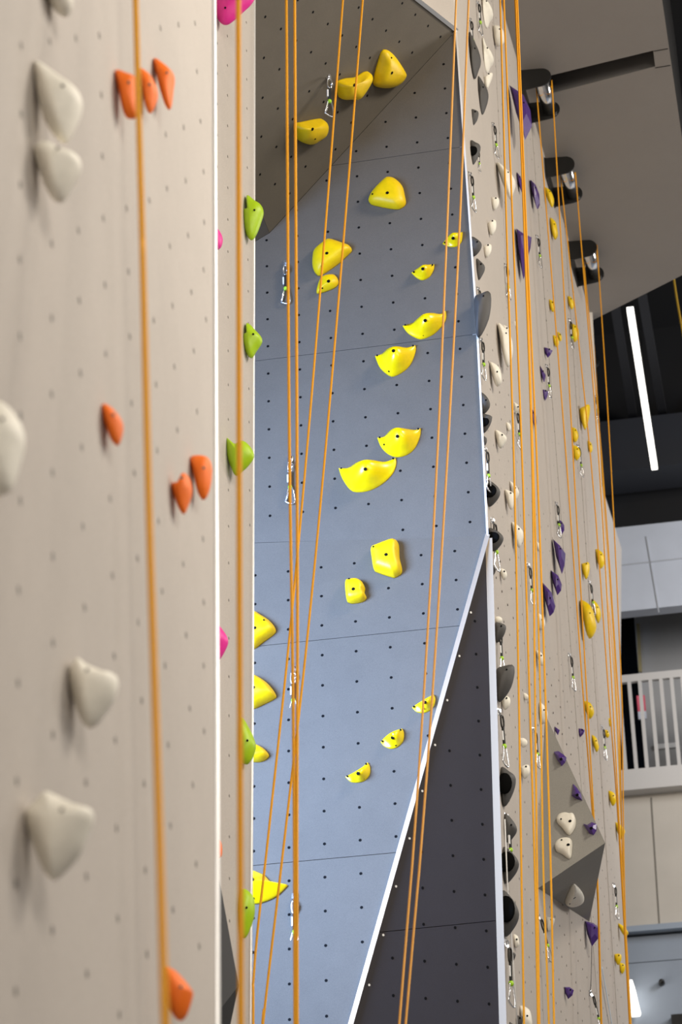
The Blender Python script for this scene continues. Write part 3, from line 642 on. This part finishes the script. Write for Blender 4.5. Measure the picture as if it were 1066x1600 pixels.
CY = [((851, 295), (862, 323), (864, 305), .15, 'yellow hold beside the second rope anchor'), ((860, 342), (866, 373), (871, 358), .2, 'yellow half-moon hold under the one beside the second anchor'), ((858, 469), (863, 487), (867, 476), .2, 'small yellow hold at a rope, above the paired yellow holds'), ((887, 464), (893, 483), (896, 470), .2, 'small yellow hold above the lumpy yellow one'), ((864, 525), (869, 542), (873, 530), .2, 'front one of two paired small yellow holds above the purple gem'), ((871, 519), (875, 533), (878, 526), .2, 'rear one of two paired small yellow holds, behind a rope'),
      ((891, 508), (897, 534), (904, 514), .2, 'lumpy yellow hold with a quickdraw beside it'), ((906, 642), (914, 671), (922, 634), .05, 'yellow heart-shaped hold at a rope'), ((894, 669), (898, 691), (903, 675), .2, 'yellow hold right above the one touching a quickdraw'), ((895, 697), (900, 719), (907, 705), .2, 'yellow hold touching the top of a quickdraw'), ((918, 689), (922, 707), (926, 698), .2, 'small yellow hold under the yellow heart-shaped one at a rope'),
      ((931, 859), (938, 888), (945, 871), .18, 'yellow drop hold above the big yellow one beside a rope'), ((909, 883), (916, 905), (921, 880), .1, 'small yellow hold above the quickdraw of the big bulging one'), ((907, 939), (920, 997), (930, 966), .2, 'big bright yellow bulging hold, largest yellow of the tall wall'), ((925, 937), (934, 973), (939, 955), .12, 'yellow hold just behind the big bulging yellow one'),
      ((913, 1096), (921, 1123), (928, 1108), .2, 'yellow hold behind two parallel rope strands'), ((951, 1122), (953, 1135), (956, 1128), .2, 'tiny yellow hold at rope strands just above a yellow bead'), ((945, 1141), (949, 1153), (952, 1145), .25, 'yellow bead touching the top of a lower quickdraw'), ((925, 1149), (932, 1175), (935, 1161), .18, 'yellow oval hold beside the lower quickdraw'), ((951, 1236), (957, 1259), (963, 1246), .2, 'yellow drop beside rope strands level with the balcony edge'),
      ((962, 1285), (970, 1311), (977, 1298), .1, 'yellow hold half behind the thick rope near the white corner'), ((966, 1443), (977, 1464), (982, 1457), .12, 'two-bump yellow hold below a quickdraw near the white corner'), ((960, 1492), (966, 1508), (971, 1492), .15, 'upper of two touching yellow holds near the wall foot'), ((968, 1505), (972, 1522), (977, 1508), .15, 'lower of two touching yellow holds near the wall foot')]
for b0, b1, pk, bl, lab in CY:
    side_hold(RW, prof_outline(b0, b1, pk, bl), M_YEL, lab or 'small plain yellow hold on the tall side wall', GY, px=(b0[0] + 1, (b0[1] + b1[1]) / 2))
# grey volume: closed pyramid bolted to the tall wall, with holds of its own
vT, vL, vB = hit(RW, 853, 1118), hit(RW, 841, 1388), hit(RW, 921, 1440)
def out_from(pl, x, y, p):
    return hit(pl, x, y, lift=p)
vR = out_from(RW, 946, 1317, .42)
vol = volume('wall_volume', [vT, vL, vB], vR, M_VOL, 'large grey plywood pyramid volume on the tall side wall')
V1 = plane3(vT, vL, vR); V2 = plane3(vL, vB, vR)
GV = 'holds of the grey volume'
face_hold(V1, [(870, 1283), (873, 1273), (882, 1269.5), (890, 1271), (896, 1271), (899.5, 1280), (899, 1292), (893, 1304), (887, 1304), (879, 1294)], (891, 1283), .045, M_WHI, 'cream two-lobed tooth hold, upper on the light face of the volume', GV, ea=4, eb=.6, screws=((0, .6),))
face_hold(V1, [(867.5, 1320), (873, 1312), (884, 1309), (893, 1312), (894, 1325), (893, 1339), (889, 1342.5), (879, 1335), (870, 1330)], (888, 1320), .045, M_WHI, 'cream shark-tooth hold, lower on the light face of the volume', GV, ea=4, eb=.6, screws=((1, .6),))
face_hold(V2, [(883, 1409), (890, 1395), (898, 1384), (905, 1388), (911, 1396), (911, 1405), (904, 1411), (893, 1414), (886, 1413)], (898, 1403), .045, M_WHI, 'cream hold on the dark underside of the volume', GV, ea=4, eb=.6, screws=((0, .7),))
face_hold(V1, [(865, 1174), (872, 1172), (880, 1178), (885, 1183), (883, 1191), (878, 1197), (871, 1187)], (877, 1186), .05, M_PUR, 'purple gem hold highest on the light face of the volume', GV, smooth=False)
face_hold(V1, [(895, 1223), (902, 1231), (908, 1240), (910, 1251), (901, 1248), (894, 1243)], (902, 1242), .05, M_PUR, 'purple pointed gem hold beside the rope end on the volume', GV, smooth=False)
face_hold(V1, [(911, 1286), (918, 1288), (924, 1283), (932, 1287), (932, 1297), (928, 1305), (921, 1302), (916, 1294)], (924, 1294), .05, M_PUR, 'purple gem hold near the outer corner of the volume', GV, smooth=False)

# ------------------------------------------------------------------ quickdraws
def ring_path(w_, h_, n=20, sq=1.0, taper=0.0):
    out = []
    for i in range(n):
        a = 2 * math.pi * i / n; c_, s2 = math.cos(a), math.sin(a)
        x = math.copysign(abs(c_) ** sq, c_) * w_; z = math.copysign(abs(s2) ** sq, s2) * h_
        out.append(V((x * (1 + taper * (-z / h_)), 0, z)))
    return out
def mesh(name, d, m, smooth=True):
    o = mk(name, d[0], d[1], m, smooth=smooth); COL.objects.unlink(o); me = o.data; bpy.data.objects.remove(o); return me
def sh(path, dx=0, dy=0, dz=0): return [p + V((dx, dy, dz)) for p in path]
QD = {}
QD['hanger'] = mesh('hanger', join(slab_data([V((-.016, -.004, .022)), V((.016, -.004, .022)), V((.018, -.006, -.008)), V((.008, -.02, -.034)), V((-.008, -.02, -.034)), V((-.018, -.006, -.008))], V((0, -1, 0)), .004)), M_STEEL, False)
QD['bolt'] = mesh('bolt', join(tube_data([V((0, -.003, .006)), V((0, -.018, .006))], .0095, 6)), M_STEEL, False)
lk = sh(ring_path(.014, .036, 20, .8), 0, -.024, -.062)
QD['quick_link'] = mesh('quick_link', join(tube_data(lk, .0046, 7, True), tube_data([V((.014, -.024, -.048)), V((.014, -.024, -.076))], .0085, 6)), M_STEEL)
QD['quick_link_dark'] = mesh('quick_link', join(tube_data(lk, .0055, 7, True)), M_DSTEEL)
QD['sling'] = mesh('sling', join(box_data((0, -.024, -.145), V((.0085, 0, 0)), V((0, .004, 0)), V((0, 0, .052)))), M_SLING, False)
QD['label_tag'] = mesh('label_tag', join(box_data((-.0125, -.025, -.142), V((.0045, 0, 0)), V((0, .0045, 0)), V((0, 0, .026)))), M_LABEL, False)
QD['rubber_keeper'] = mesh('rubber_keeper', tube_data([V((0, -.024, -.188)), V((0, -.024, -.195)), V((0, -.024, -.204)), V((0, -.024, -.212))], [.008, .013, .013, .009], 10), M_LIME)
cb = [V(p) for p in ((-.004, 0, .058), (.012, 0, .05), (.022, 0, .0), (.026, 0, -.045), (.014, 0, -.058), (-.012, 0, -.05), (-.03, 0, -.034), (-.024, 0, -.005), (-.014, 0, .04))]
QD['carabiner'] = mesh('carabiner', join(tube_data(sh(catmull(cb, 4), 0, -.024, -.255), .0048, 7, True)), M_STEEL)
QD['wire_gate'] = mesh('wire_gate', join(tube_data([V((-.008, -.024, -.212)), V((-.014, -.024, -.25)), V((-.023, -.024, -.288))], .0028, 6)), M_STEEL)
def quickdraw(P, rz, label, group, dark=False, scale=1.0, lean=0.0, par=True):
    e = empty('quickdraw', P); e.rotation_euler = (0, lean, rz); e.scale = (scale,) * 3
    tag(e, label, 'quickdraw', group)
    for nm in ('hanger', 'bolt', 'quick_link_dark' if dark else 'quick_link', 'sling', 'label_tag', 'rubber_keeper', 'carabiner', 'wire_gate'):
        o = bpy.data.objects.new(QD[nm].name.split('.')[0], QD[nm]); COL.objects.link(o); o.parent = e
    return e
GQ = 'quickdraws of the front wall'
UPz = math.atan2(UP[1].x, -UP[1].y)
def rotz_for(N): return math.atan2(N.x, -N.y)
quickdraw(hit(OV, 513, 121), .35, 'quickdraw with lime keeper hanging on the grey overhang', GQ, lean=.02)
quickdraw(hit(UP, 447, 412), -UPz * 0 + rotz_for(UP[1]), 'quickdraw beside the large arrow-shaped yellow hold', GQ)
quickdraw(hit(UP, 454, 718), rotz_for(UP[1]), 'quickdraw behind ropes above the wall fold, level with the widest yellow hold', GQ)
quickdraw(hit(LO, 459, 1046), rotz_for(LO[1]), 'quickdraw wrapped by ropes beside yellow holds at the white edge', GQ)
quickdraw(hit(LO, 461, 1402), rotz_for(LO[1]), 'lowest quickdraw of the front wall, behind a single thick rope', GQ)
GR = 'quickdraws of the tall side wall'
QR = [(745, 5, 'quickdraw near the top of the tall wall above the many-lobed charcoal hold', 1), (733, 32, 'quickdraw behind a rope strand at the top front edge', 1), (769, 195, 'quickdraw between the charcoal leaf and the purple blade', 1), (746, 236, 'short quickdraw hanging behind the pocketed charcoal jug near the top', .6), (733, 273, 'quickdraw at the front white edge below the pocketed jug', 1), (838, 371, 'quickdraw beside the tall purple spike', 1), (789, 416, 'quickdraw behind a rope below the cream holds', 1),
      (746, 452, 'quickdraw touching the top of the charcoal tongue', .8), (750, 532, 'quickdraw beside the smooth cream teardrop', 1), (805, 643, 'quickdraw between two ropes with a cream hold behind it', 1), (889, 501, 'quickdraw beside the lumpy yellow hold', 1), (853, 573, 'quickdraw beside the thin purple shard', 1), (929, 620, 'quickdraw at the far white corner beside a rope', .9), (902, 698, 'quickdraw whose top is behind a yellow hold, on a panel seam', 1), (868, 788, 'quickdraw above the large purple faceted hold', 1),
      (768, 815, 'quickdraw across the jug at the tip of the dark wedge', 1.15), (824, 884, 'quickdraw among the rope bundle', 1), (920, 911, 'quickdraw above the big bulging yellow hold', 1), (889, 1024, 'quickdraw on the seam above small purple chips', 1), (777, 985, 'quickdraw under the heart-shaped charcoal hold', 1), (778, 1113, 'quickdraw below the largest charcoal tongue', 1.15), (940, 1137, 'quickdraw beside the yellow oval hold', 1), (833, 1141, 'quickdraw hidden among the rope strands beside cream holds', .9),
      (790, 1277, 'quickdraw hanging across a charcoal hold beside the dark wedge', 1.1), (958, 1383, 'quickdraw near the white corner beside the grey volume', 1), (790, 1475, 'lowest quickdraw beside the dark wedge', 1.25), (840, 1432, 'tilted quickdraw holding a rope below the grey volume', 1.0), (922, 1552, 'tilted quickdraw below the purple shield', 1), (868, 290, 'quickdraw touching the second rope anchor', .7), (913, 416, 'quickdraw touching the rope anchor nearest the white corner', .9), (757, 703, 'quickdraw above the charcoal jug over the wedge tip', 1)]
for x, y, lab, sc in QR:
    ln = .35 if lab and lab.startswith('tilted') else random.uniform(-.05, .05)
    quickdraw(hit(RW, x, y, lift=.004), rotz_for(RWat(x, y)[1]) - .40, lab or 'small plain quickdraw on the tall side wall', GR, dark=True, scale=sc * .92, lean=-ln)

# ------------------------------------------------------------------ rope anchors under the ceiling
n_ = rw_plane(13)[1]; wd = V((-n_.y, n_.x, 0)); zz = V((0, 0, 1))
def anchor(P, label, group):
    e = empty('rope_anchor', P); tag(e, label, 'rope anchor', group)
    mk('wall_plate', *box_data(P + n_ * .006, n_ * .006, wd * .24, zz * .10), M_BLACK, parent=e)
    for s in (-1, 1):
        prof = [(0, .10)] + [(.17 + .085 * math.cos(a), .085 * math.sin(a)) for a in [math.radians(90 - 18 * i) for i in range(11)]] + [(0, -.10)]
        c = P + wd * (.225 * s)
        pts = [c + n_ * a + zz * b for a, b in prof]
        mk('side_plate', *slab_data([p + wd * .006 for p in pts], wd, .012), M_BLACK, parent=e)
    c = P + n_ * .17
    mk('drum', *tube_data([c - wd * .217, c + wd * .217], .058, 24), M_CHROME, parent=e, smooth=False)
    for k in e.children:
        if k.name.startswith('drum'):
            for p in k.data.polygons: p.use_smooth = len(p.vertices) == 4
    return c
GA = 'rope anchors under the ceiling'
def under_ceiling(y):
    lo, hi = lerp_z(NEAR, CEIL - .15), lerp_z(FAR, CEIL - .15); a, b = 0.0, 1.0
    for _ in range(40):
        m_ = (a + b) / 2
        if proj(lo + (hi - lo) * m_)[1] < y: a = m_
        else: b = m_
    return lo + (hi - lo) * a
AN = [anchor(under_ceiling(152), 'black rope anchor with steel drum beside the purple blade hold', GA),
      anchor(under_ceiling(286), 'black rope anchor with steel drum beside a yellow hold', GA),
      anchor(under_ceiling(413), 'black rope anchor with steel drum nearest the white corner', GA)]
# a further tower behind the corner carries the last anchor
ft = at_z(916, 556, CEIL - .5)
_bv, _bf = box_data(V((2.35, 23.2, 6.75)), n_ * .35, wd * 1.6, zz * 6.75)
struct(mk('wall_far', [p - n_ * (.085 * (12.0 - p.z)) for p in _bv], _bf, M_BEIGE))

_c = V((2.35, 23.2, 7)) + n_ * .37; _p = _c + wd * ((22.3 - _c.y) / wd.y); _p.z = at_y(930, 552, _p.y).z
AN.append(anchor(_p, 'black rope anchor half hidden behind the white far corner', GA))
# ------------------------------------------------------------------ ropes
GRP = 'orange climbing ropes'
def rope(name_label, strands, r=.0053, m=None, group=GRP):
    """strands: polylines of 3D points; one rope may hang in two strands over its anchor"""
    ds = []
    for pts in strands: ds.append(tube_data(catmull(pts, 8, False), r, 8))
    o = mk('climbing_rope', *join(*ds), m or M_ROPE, loc=strands[0][-1], smooth=True)
    return tag(o, name_label, 'rope', group)
def ext(pts, top=13.4, bottom=.03):
    a, b = pts[0], pts[1]; t = (top - a.z) / (b.z - a.z); p0 = a + (b - a) * t
    a, b = pts[-1], pts[-2]; t = (bottom - a.z) / (b.z - a.z); p1 = a + (b - a) * t
    return [p0] + pts + [p1]
LWs = lambda x, y: hit(LW, x, y, lift=.014)
def const_y(pp, Y): return [at_y(x, y, Y) for x, y in pp]
q0, q1 = LWs(212, 0), LWs(258, 1600)
def along(pp, P0, P1):
    """points over the given pixels whose distance runs straight from P0 to P1"""
    z0, z1 = P0.y, P1.y; y0, y1 = pp[0][1], pp[-1][1]
    return [at_y(x, y, z0 + (z1 - z0) * (y - y0) / (y1 - y0)) for x, y in pp]
rope('thick orange rope hanging close to the near wall beside orange holds', [ext(along([(212, 0), (223, 400), (233, 800), (246, 1200), (258, 1600)], V((0, 4.7, 0)), V((0, 3.9, 0))))], r=.0075)
rope('taut orange rope in front of the narrow wall and lime holds', [ext(const_y([(372.5, 0), (374, 800), (376.5, 1600)], 5.6))], r=.008)
def pair(lab, L, R, Y, m=None, top=13.4, r=.0056):
    a, b = ext(const_y(L, Y), top), ext(const_y(R, Y), top)
    loop = list(reversed(a)) + b
    c = [p for p in reversed(a)] + [ (a[0] + b[0]) / 2 + V((0, 0, .05)) ] + b
    return rope(lab, [a, b], r=r, m=m)
pair('orange rope of two nearly vertical strands crossing the front wall quickdraws', [(447.5, 0), (452, 660), (457, 1000), (460, 1300), (461, 1600)], [(460.5, 0), (464, 660), (465, 1000), (464, 1300), (464.5, 1600)], 8.8, r=.0065)
pair('orange rope of two slanting strands crossing the overhang and the white edge', [(536, 0), (509, 350), (480, 700), (451, 1010), (420, 1300), (397, 1520), (395, 1700)], [(567, 0), (539, 350), (509, 700), (479, 1010), (446, 1300), (411, 1600), (403, 1700)], 10.9, r=.0062)
pair('pale-flecked orange rope of two strands crossing the dark wedge', [(713, 0), (699, 350), (684, 700), (667, 1010), (648, 1300), (624, 1600)], [(732.5, 0), (718.5, 350), (700, 700), (681, 1010), (660, 1300), (634, 1600)], 10.2, M_ROPE2)
pair('orange rope beside the white and charcoal holds, its strands spread apart', [(781.7, 0), (792, 366), (803, 716), (810.5, 1066), (815, 1366), (819, 1600)], [(787.5, 0), (802, 366), (816, 716), (827, 1066), (836, 1366), (841, 1600)], 11.5)
pair('orange rope of two strands in the middle of the rope bundle', [(806, 0), (819.5, 366), (831.5, 716), (836, 1066), (839.5, 1366), (843, 1600)], [(808.5, 0), (823, 366), (839, 716), (851.7, 1066), (861, 1366), (866, 1600)], 11.6)
rope('single orange strand rope caught by the tilted quickdraw', [ext(const_y([(805, 0), (821, 366), (833, 716), (844, 1066), (849.5, 1366), (858, 1600)], 11.7))])
def over(lab, c, L, R, m=None):
    rr = .058 + .006; a = c - wd * .03
    arc = [a + n_ * (rr * math.cos(t)) + zz * (rr * math.sin(t)) for t in [math.radians(180 - 20 * i) for i in range(10)]]
    def fol(pp, e):
        ex, ey = proj(e); pp = [p for p in pp if p[1] > ey + 60]
        (xa, ya), (xb, yb) = pp[0], pp[1]; d = ex - (xa + (xb - xa) * (ey - ya) / (yb - ya))
        return [at_y(x + d * max(0, 1 - (y - ey) / 500), y, e.y) for x, y in pp]
    l, r_ = (fol(L, arc[0]), fol(R, arc[-1])) if L else ([arc[0] - zz * q for q in (.5, 2, 6)], [arc[-1] - zz * q for q in (.5, 2, 6)])
    for q in (l, r_):
        a, b = q[-1], q[-2]; q.append(a + (b - a) * ((.02 - a.z) / (b.z - a.z)))
    path = list(reversed(l)) + arc + r_
    ds = tube_data(catmull(path, 4, False), .0053, 8)
    o = mk('climbing_rope', *ds, m or M_ROPE, loc=path[0], smooth=True); tag(o, lab, 'rope', GRP)
over('orange rope over the first drum, passing behind the grey volume', AN[0], [(848, 200), (859.6, 366), (885, 716), (910, 1066), (926, 1271), (934, 1400), (940, 1620)], [(866, 190), (878, 366), (896, 716), (916, 1066), (928, 1271), (935, 1400), (941, 1620)])
over('orange rope over the second drum, its strands meeting near the white corner', AN[1], [(893, 320), (897, 366), (925, 716), (950, 1066), (964, 1250), (974, 1420), (985, 1620)], [(911, 310), (916, 366), (937, 716), (956, 1066), (966, 1250), (975, 1420), (986, 1620)])
over('orange rope over the third drum, passing in front of the pale back wall', AN[2], [(934, 440), (950, 716), (965, 1066), (969, 1160), (975, 1420), (986, 1620)], [(952, 430), (961, 716), (971, 1066), (973, 1160), (977, 1420), (987.5, 1620)])
over('orange rope hanging behind the white far corner', AN[3], [(937, 640), (945, 780), (960, 1050), (977, 1450), (984, 1620)], [(943, 640), (949, 780), (962, 1050), (978, 1450), (985, 1620)])
# white cord beside the dark wedge and pale strap low on the wall
tag(mk('white_cord', *tube_data([hit(RW, x, y, lift=.03) for x, y in ((789, 1280), (793, 1380), (797, 1440), (803, 1520), (809, 1610))], .004, 6), M_LABEL, smooth=True, loc=hit(RW, 809, 1610)), 'thin white cord running down beside the dark wedge', 'cord')
tag(mk('pale_strap', *bar_data(hit(RW, 941, 1512, lift=.02), hit(RW, 959, 1615, lift=.02), .012, side=n_, r2=.002), mat('pale_blue_webbing', (.55, .66, .78), .7)), 'pale blue strap slanting across the foot of the tall wall', 'strap')
tag(mk('steel_cable', *tube_data([hit(RW, 925, 1478, lift=.02), hit(RW, 924, 1530, lift=.02), hit(RW, 922, 1556, lift=.01)], .003, 6), M_DSTEEL), 'thin dark cable hanging from the purple shield hold', 'cable')

# ------------------------------------------------------------------ ceiling, far hall
M_SOF = wallmat('grey_ceiling_plaster', (.36, .335, .31), .02)
M_CBLK = mat('black_ceiling_paint', (.006, .006, .007), .9)
M_PALE = mat('pale_wall_panel', (.56, .60, .68), .7, noise=.03, nscale=3)
M_GREYP = mat('grey_wall_panel', (.53, .49, .43), .8, noise=.03, nscale=3)
M_RECESS = mat('recess_grey_paint', (.36, .36, .36), .8)
cz = lambda x, y: at_z(x, y, CEIL)
slot = [(848, 121), (1021, 79), (1024, 104), (858, 147)]
Pn = V((A.x + .12, A.y, CEIL)); far_l = V((J1.x - .1, J1.y, CEIL))
outer = [V((J0.x - .35, J0.y - 1.6, CEIL)), cz(1010, -170), cz(1035, 0), cz(1066, 215), cz(1094, 416), cz(925, 501), far_l]
sl = [cz(*p) for p in slot]
ups = V((0, 0, 1))
vs = outer + sl  # 0..6 outer, 7..10 slot (7 near-left 8 near-right 9 far-right 10 far-left)
fs = [(0, 1, 8, 7), (1, 2, 8), (2, 9, 8), (2, 3, 9), (3, 4, 5, 9), (5, 10, 9), (5, 6, 10), (6, 0, 7, 10)]
soffit = struct(mk('ceiling', vs, fs, M_SOF, loc=J0))
rec = [p + ups * .35 for p in sl]
mk('slot_side', [sl[3], sl[2], rec[2], rec[3]], [(0, 1, 2, 3)], mat('slot_side_grey', (.16, .155, .15), .8), parent=soffit)
mk('slot_side', [sl[0], sl[1], rec[1], rec[0], sl[1], sl[2], rec[2], rec[1], sl[3], sl[0], rec[0], rec[3]], [(0, 1, 2, 3), (4, 5, 6, 7), (8, 9, 10, 11)], M_CBLK, parent=soffit)
mk('slot_top', rec, [(0, 1, 2, 3)], M_CBLK, parent=soffit)
for a, b in (((1022, 80), (1044, 76)), ((1024, 106), (1048, 102))):
    mk('ceiling_seam', *bar_data(cz(*a), cz(*b), .004, side=ups, r2=.002), M_CBLK, parent=soffit)
# fascia of the soffit
fa = [outer[2], outer[3], outer[4]]
struct(mk('ceiling_fascia', [*fa, *[p + ups * 2.5 for p in reversed(fa)]], [(0, 1, 4, 5), (1, 2, 3, 4)], M_CBLK))
struct(mk('ceiling_fascia_far', [outer[4], outer[5], outer[5] + ups * 2.5, outer[4] + ups * 2.5], [(0, 1, 2, 3)], M_CBLK))
struct(mk('ceiling_high', *box_data((6, 18, 17.2), V((26, 0, 0)), V((0, 26, 0)), V((0, 0, .1))), M_CBLK))
struct(mk('floor', *box_data((3, 14, -.1), V((26, 0, 0)), V((0, 26, 0)), V((0, 0, .1))), mat('grey_mat_floor', (.30, .30, .31), .8, noise=.05, nscale=4)))
# far wall, parallel to the front wall
bn = V((-.186, -.982, 0)).normalized(); be = V((.982, -.186, 0)).normalized()
BO = at_y(1020, 1150, 26.0); BW = (BO, bn)
def bz(x, y, off=0): return hit((BO + bn * off, bn), x, y)
def facade(name, z0, z1, off, m, s0=-3.5, s1=8, th=.2):
    c = BO + bn * (off - th / 2) + be * ((s0 + s1) / 2); c.z = (z0 + z1) / 2
    return mk(name, *box_data(c, be * ((s1 - s0) / 2), bn * (th / 2), zz * ((z1 - z0) / 2)), m, loc=V((c.x, c.y, z0)))
zt = lambda y, x=1020: bz(x, y).z
M_PALE2 = mat('blue_grey_wall_panel', (.27, .31, .37), .7, noise=.03, nscale=3)
struct(facade('wall_back', 0, zt(1503), .0, M_PALE2))
struct(facade('wall_back_band', zt(1502), zt(1462), .004, M_PALE2))
struct(facade('wall_back_ledge', zt(1458), zt(1449), .12, mat('ledge_blue_grey', (.30, .35, .42), .6)))
struct(facade('wall_back_middle', zt(1452), zt(1242), .05, M_GREYP))
mk('panel_seam', *bar_data(bz(1018, 1246, .052), bz(1031, 1446, .052), .007, side=bn, r2=.004), mat('panel_gap_brown', (.2, .185, .16), .8), parent=bpy.data.objects['wall_back_middle'])
struct(facade('wall_back_upper', zt(967), zt(836), .3, M_PALE))
ub = bpy.data.objects['wall_back_upper']
mk('panel_seam', *bar_data(bz(1010, 838, .304), bz(1030, 957, .304), .007, side=bn, r2=.004), mat('panel_gap_grey', (.42, .44, .48), .8), parent=ub)
mk('panel_seam', *bar_data(bz(948, 886, .304), bz(1080, 871, .304), .008, side=bn, r2=.004), mat('panel_gap_grey', (.42, .44, .48), .8), parent=ub)
struct(facade('wall_back_recess', zt(1235), zt(960) + 1.6, -1.6, M_RECESS, s0=.02 + (bz(1000, 1100, -1.6) - BO).dot(be)))
struct(facade('wall_back_opening', zt(1235) - 1, zt(960) + 2.4, -3.2, M_CBLK))
struct(facade('wall_back_dark', zt(836), 17.3, .1, M_CBLK))
bk = facade('bulkhead', zt(790), zt(712), 1.0, mat('bulkhead_dark_slate', (.020, .022, .028), .6), th=.6)
struct(bk); bk.name = 'trim_8'
struct(facade('balcony_floor', zt(1243), zt(1217), .25, mat('white_painted_steel', (.62, .60, .58), .5), th=2.0)).name = 'trim_9'
rl = empty('balcony_railing', bz(1020, 1218, .2)); tag(rl, 'white barred railing along the far balcony', 'railing')
M_RAIL = mat('white_painted_steel', (.62, .60, .58), .5)
zb, zr = zt(1219), zt(1068)
sA, sB = (bz(950, 1150, .2) - BO).dot(be), (bz(1330, 1150, .2) - BO).dot(be)
def bp(s, z, off=.2): p = BO + be * s + bn * off; return V((p.x, p.y, z))
mk('top_rail', *bar_data(bp(sA, zr), bp(sB, zr), .03, side=zz, r2=.045), M_RAIL, parent=rl)
mk('bottom_rail', *bar_data(bp(sA, zb + .04), bp(sB, zb + .04), .03, side=zz), M_RAIL, parent=rl)
s = sA + .05
while s < sB:
    mk('baluster', *bar_data(bp(s, zb), bp(s, zr), .02, side=bn, r2=.028), M_RAIL, parent=rl); s += .122
fb = bz(1003, 1106, -1.45)
fl = empty('hanging_flag', fb); tag(fl, 'small pink and white flag behind the balcony bars', 'flag')
mk('flag_cloth', *box_data(fb + zz * .05, be * .05, bn * .01, zz * .11), mat('flag_pink', (.75, .12, .18), .7), parent=fl)
mk('flag_stripe', *box_data(fb - zz * .10, be * .05, bn * .012, zz * .05), mat('flag_pale', (.7, .72, .8), .7), parent=fl)
tag(mk('wall_plaque', *box_data(bz(1040, 1166, -1.57), be * .13, bn * .02, zz * .03), M_LABEL, loc=bz(1040, 1166, -1.57)), 'small pale plaque on the grey wall behind the railing', 'plaque')
# yellowish post beside the opening
struct(mk('trim_10', *bar_data(bz(997, 975, -1.5), bz(1001, 1050, -1.5), .02, side=bn), mat('ochre_post', (.30, .25, .12), .7)))
em = bpy.data.materials.new('led_diffuser'); em.use_nodes = True; b_ = em.node_tree.nodes['Principled BSDF']
b_.inputs['Emission Color'].default_value = (1, .96, .88, 1); b_.inputs['Emission Strength'].default_value = 6
pa, pb = at_z(985, 484, 14.3), at_z(1023, 730, 14.3)
lt = empty('ceiling_light', (pa + pb) / 2); tag(lt, 'long white tube light under the black ceiling', 'ceiling light')
mk('light_tube', *bar_data(pa, pb, .034, side=zz), em, parent=lt)
mk('light_housing', *bar_data(pa + zz * .06, pb + zz * .06, .04, side=zz, r2=.025), M_BLACK, parent=lt)
for p in (pa + (pb - pa) * .15, pa + (pb - pa) * .85):
    mk('hanging_wire', *tube_data([p + zz * .08, V((p.x, p.y, 17.1))], .004, 5), M_BLACK, parent=lt)
# bright far lamp, camera dome and screen low on the far wall
wq = [(984, 1531), (988, 1531), (998, 1573), (996, 1577), (984, 1578)]
wl2 = mk('wall_lamp', *slab_data([bz(x, y, .35) for x, y in wq], bn, .3), em, loc=bz(990, 1577, .2)); tag(wl2, 'bright white wedge lamp on the far pale wall', 'lamp')
cd = bz(1034, 1534, .06)
tag(mk('camera_dome', *tube_data([cd - bn * .06, cd, cd + bn * .03, cd + bn * .05], [.034, .034, .026, .008], 12), M_DSTEEL, smooth=True, loc=cd), 'small dark dome fixture on the far pale wall', 'camera')
tag(mk('wall_screen', *box_data(bz(1080, 1605, .06), be * .20, bn * .06, zz * .14), M_BLACK, loc=bz(1080, 1605, .06)), 'black screen low on the far pale wall', 'screen')
# hanging yellow rope far right and roof beams under the dark ceiling
rope('thin yellow rope hanging far off in the dark roof space', [[at_y(1052, 428, 22), at_y(1060, 480, 22), at_y(1072, 545, 22)]], r=.012, m=mat('yellow_rope', (.55, .33, .03), .7), group=None)
for x0, y0, x1, y1 in ((960, 470, 1000, 715), (1000, 440, 1045, 700)):
    struct(mk('trim_11', *bar_data(at_z(x0, y0, 15.6), at_z(x1, y1, 15.6), .05, side=zz), mat('dark_beam', (.02, .02, .022), .6)))
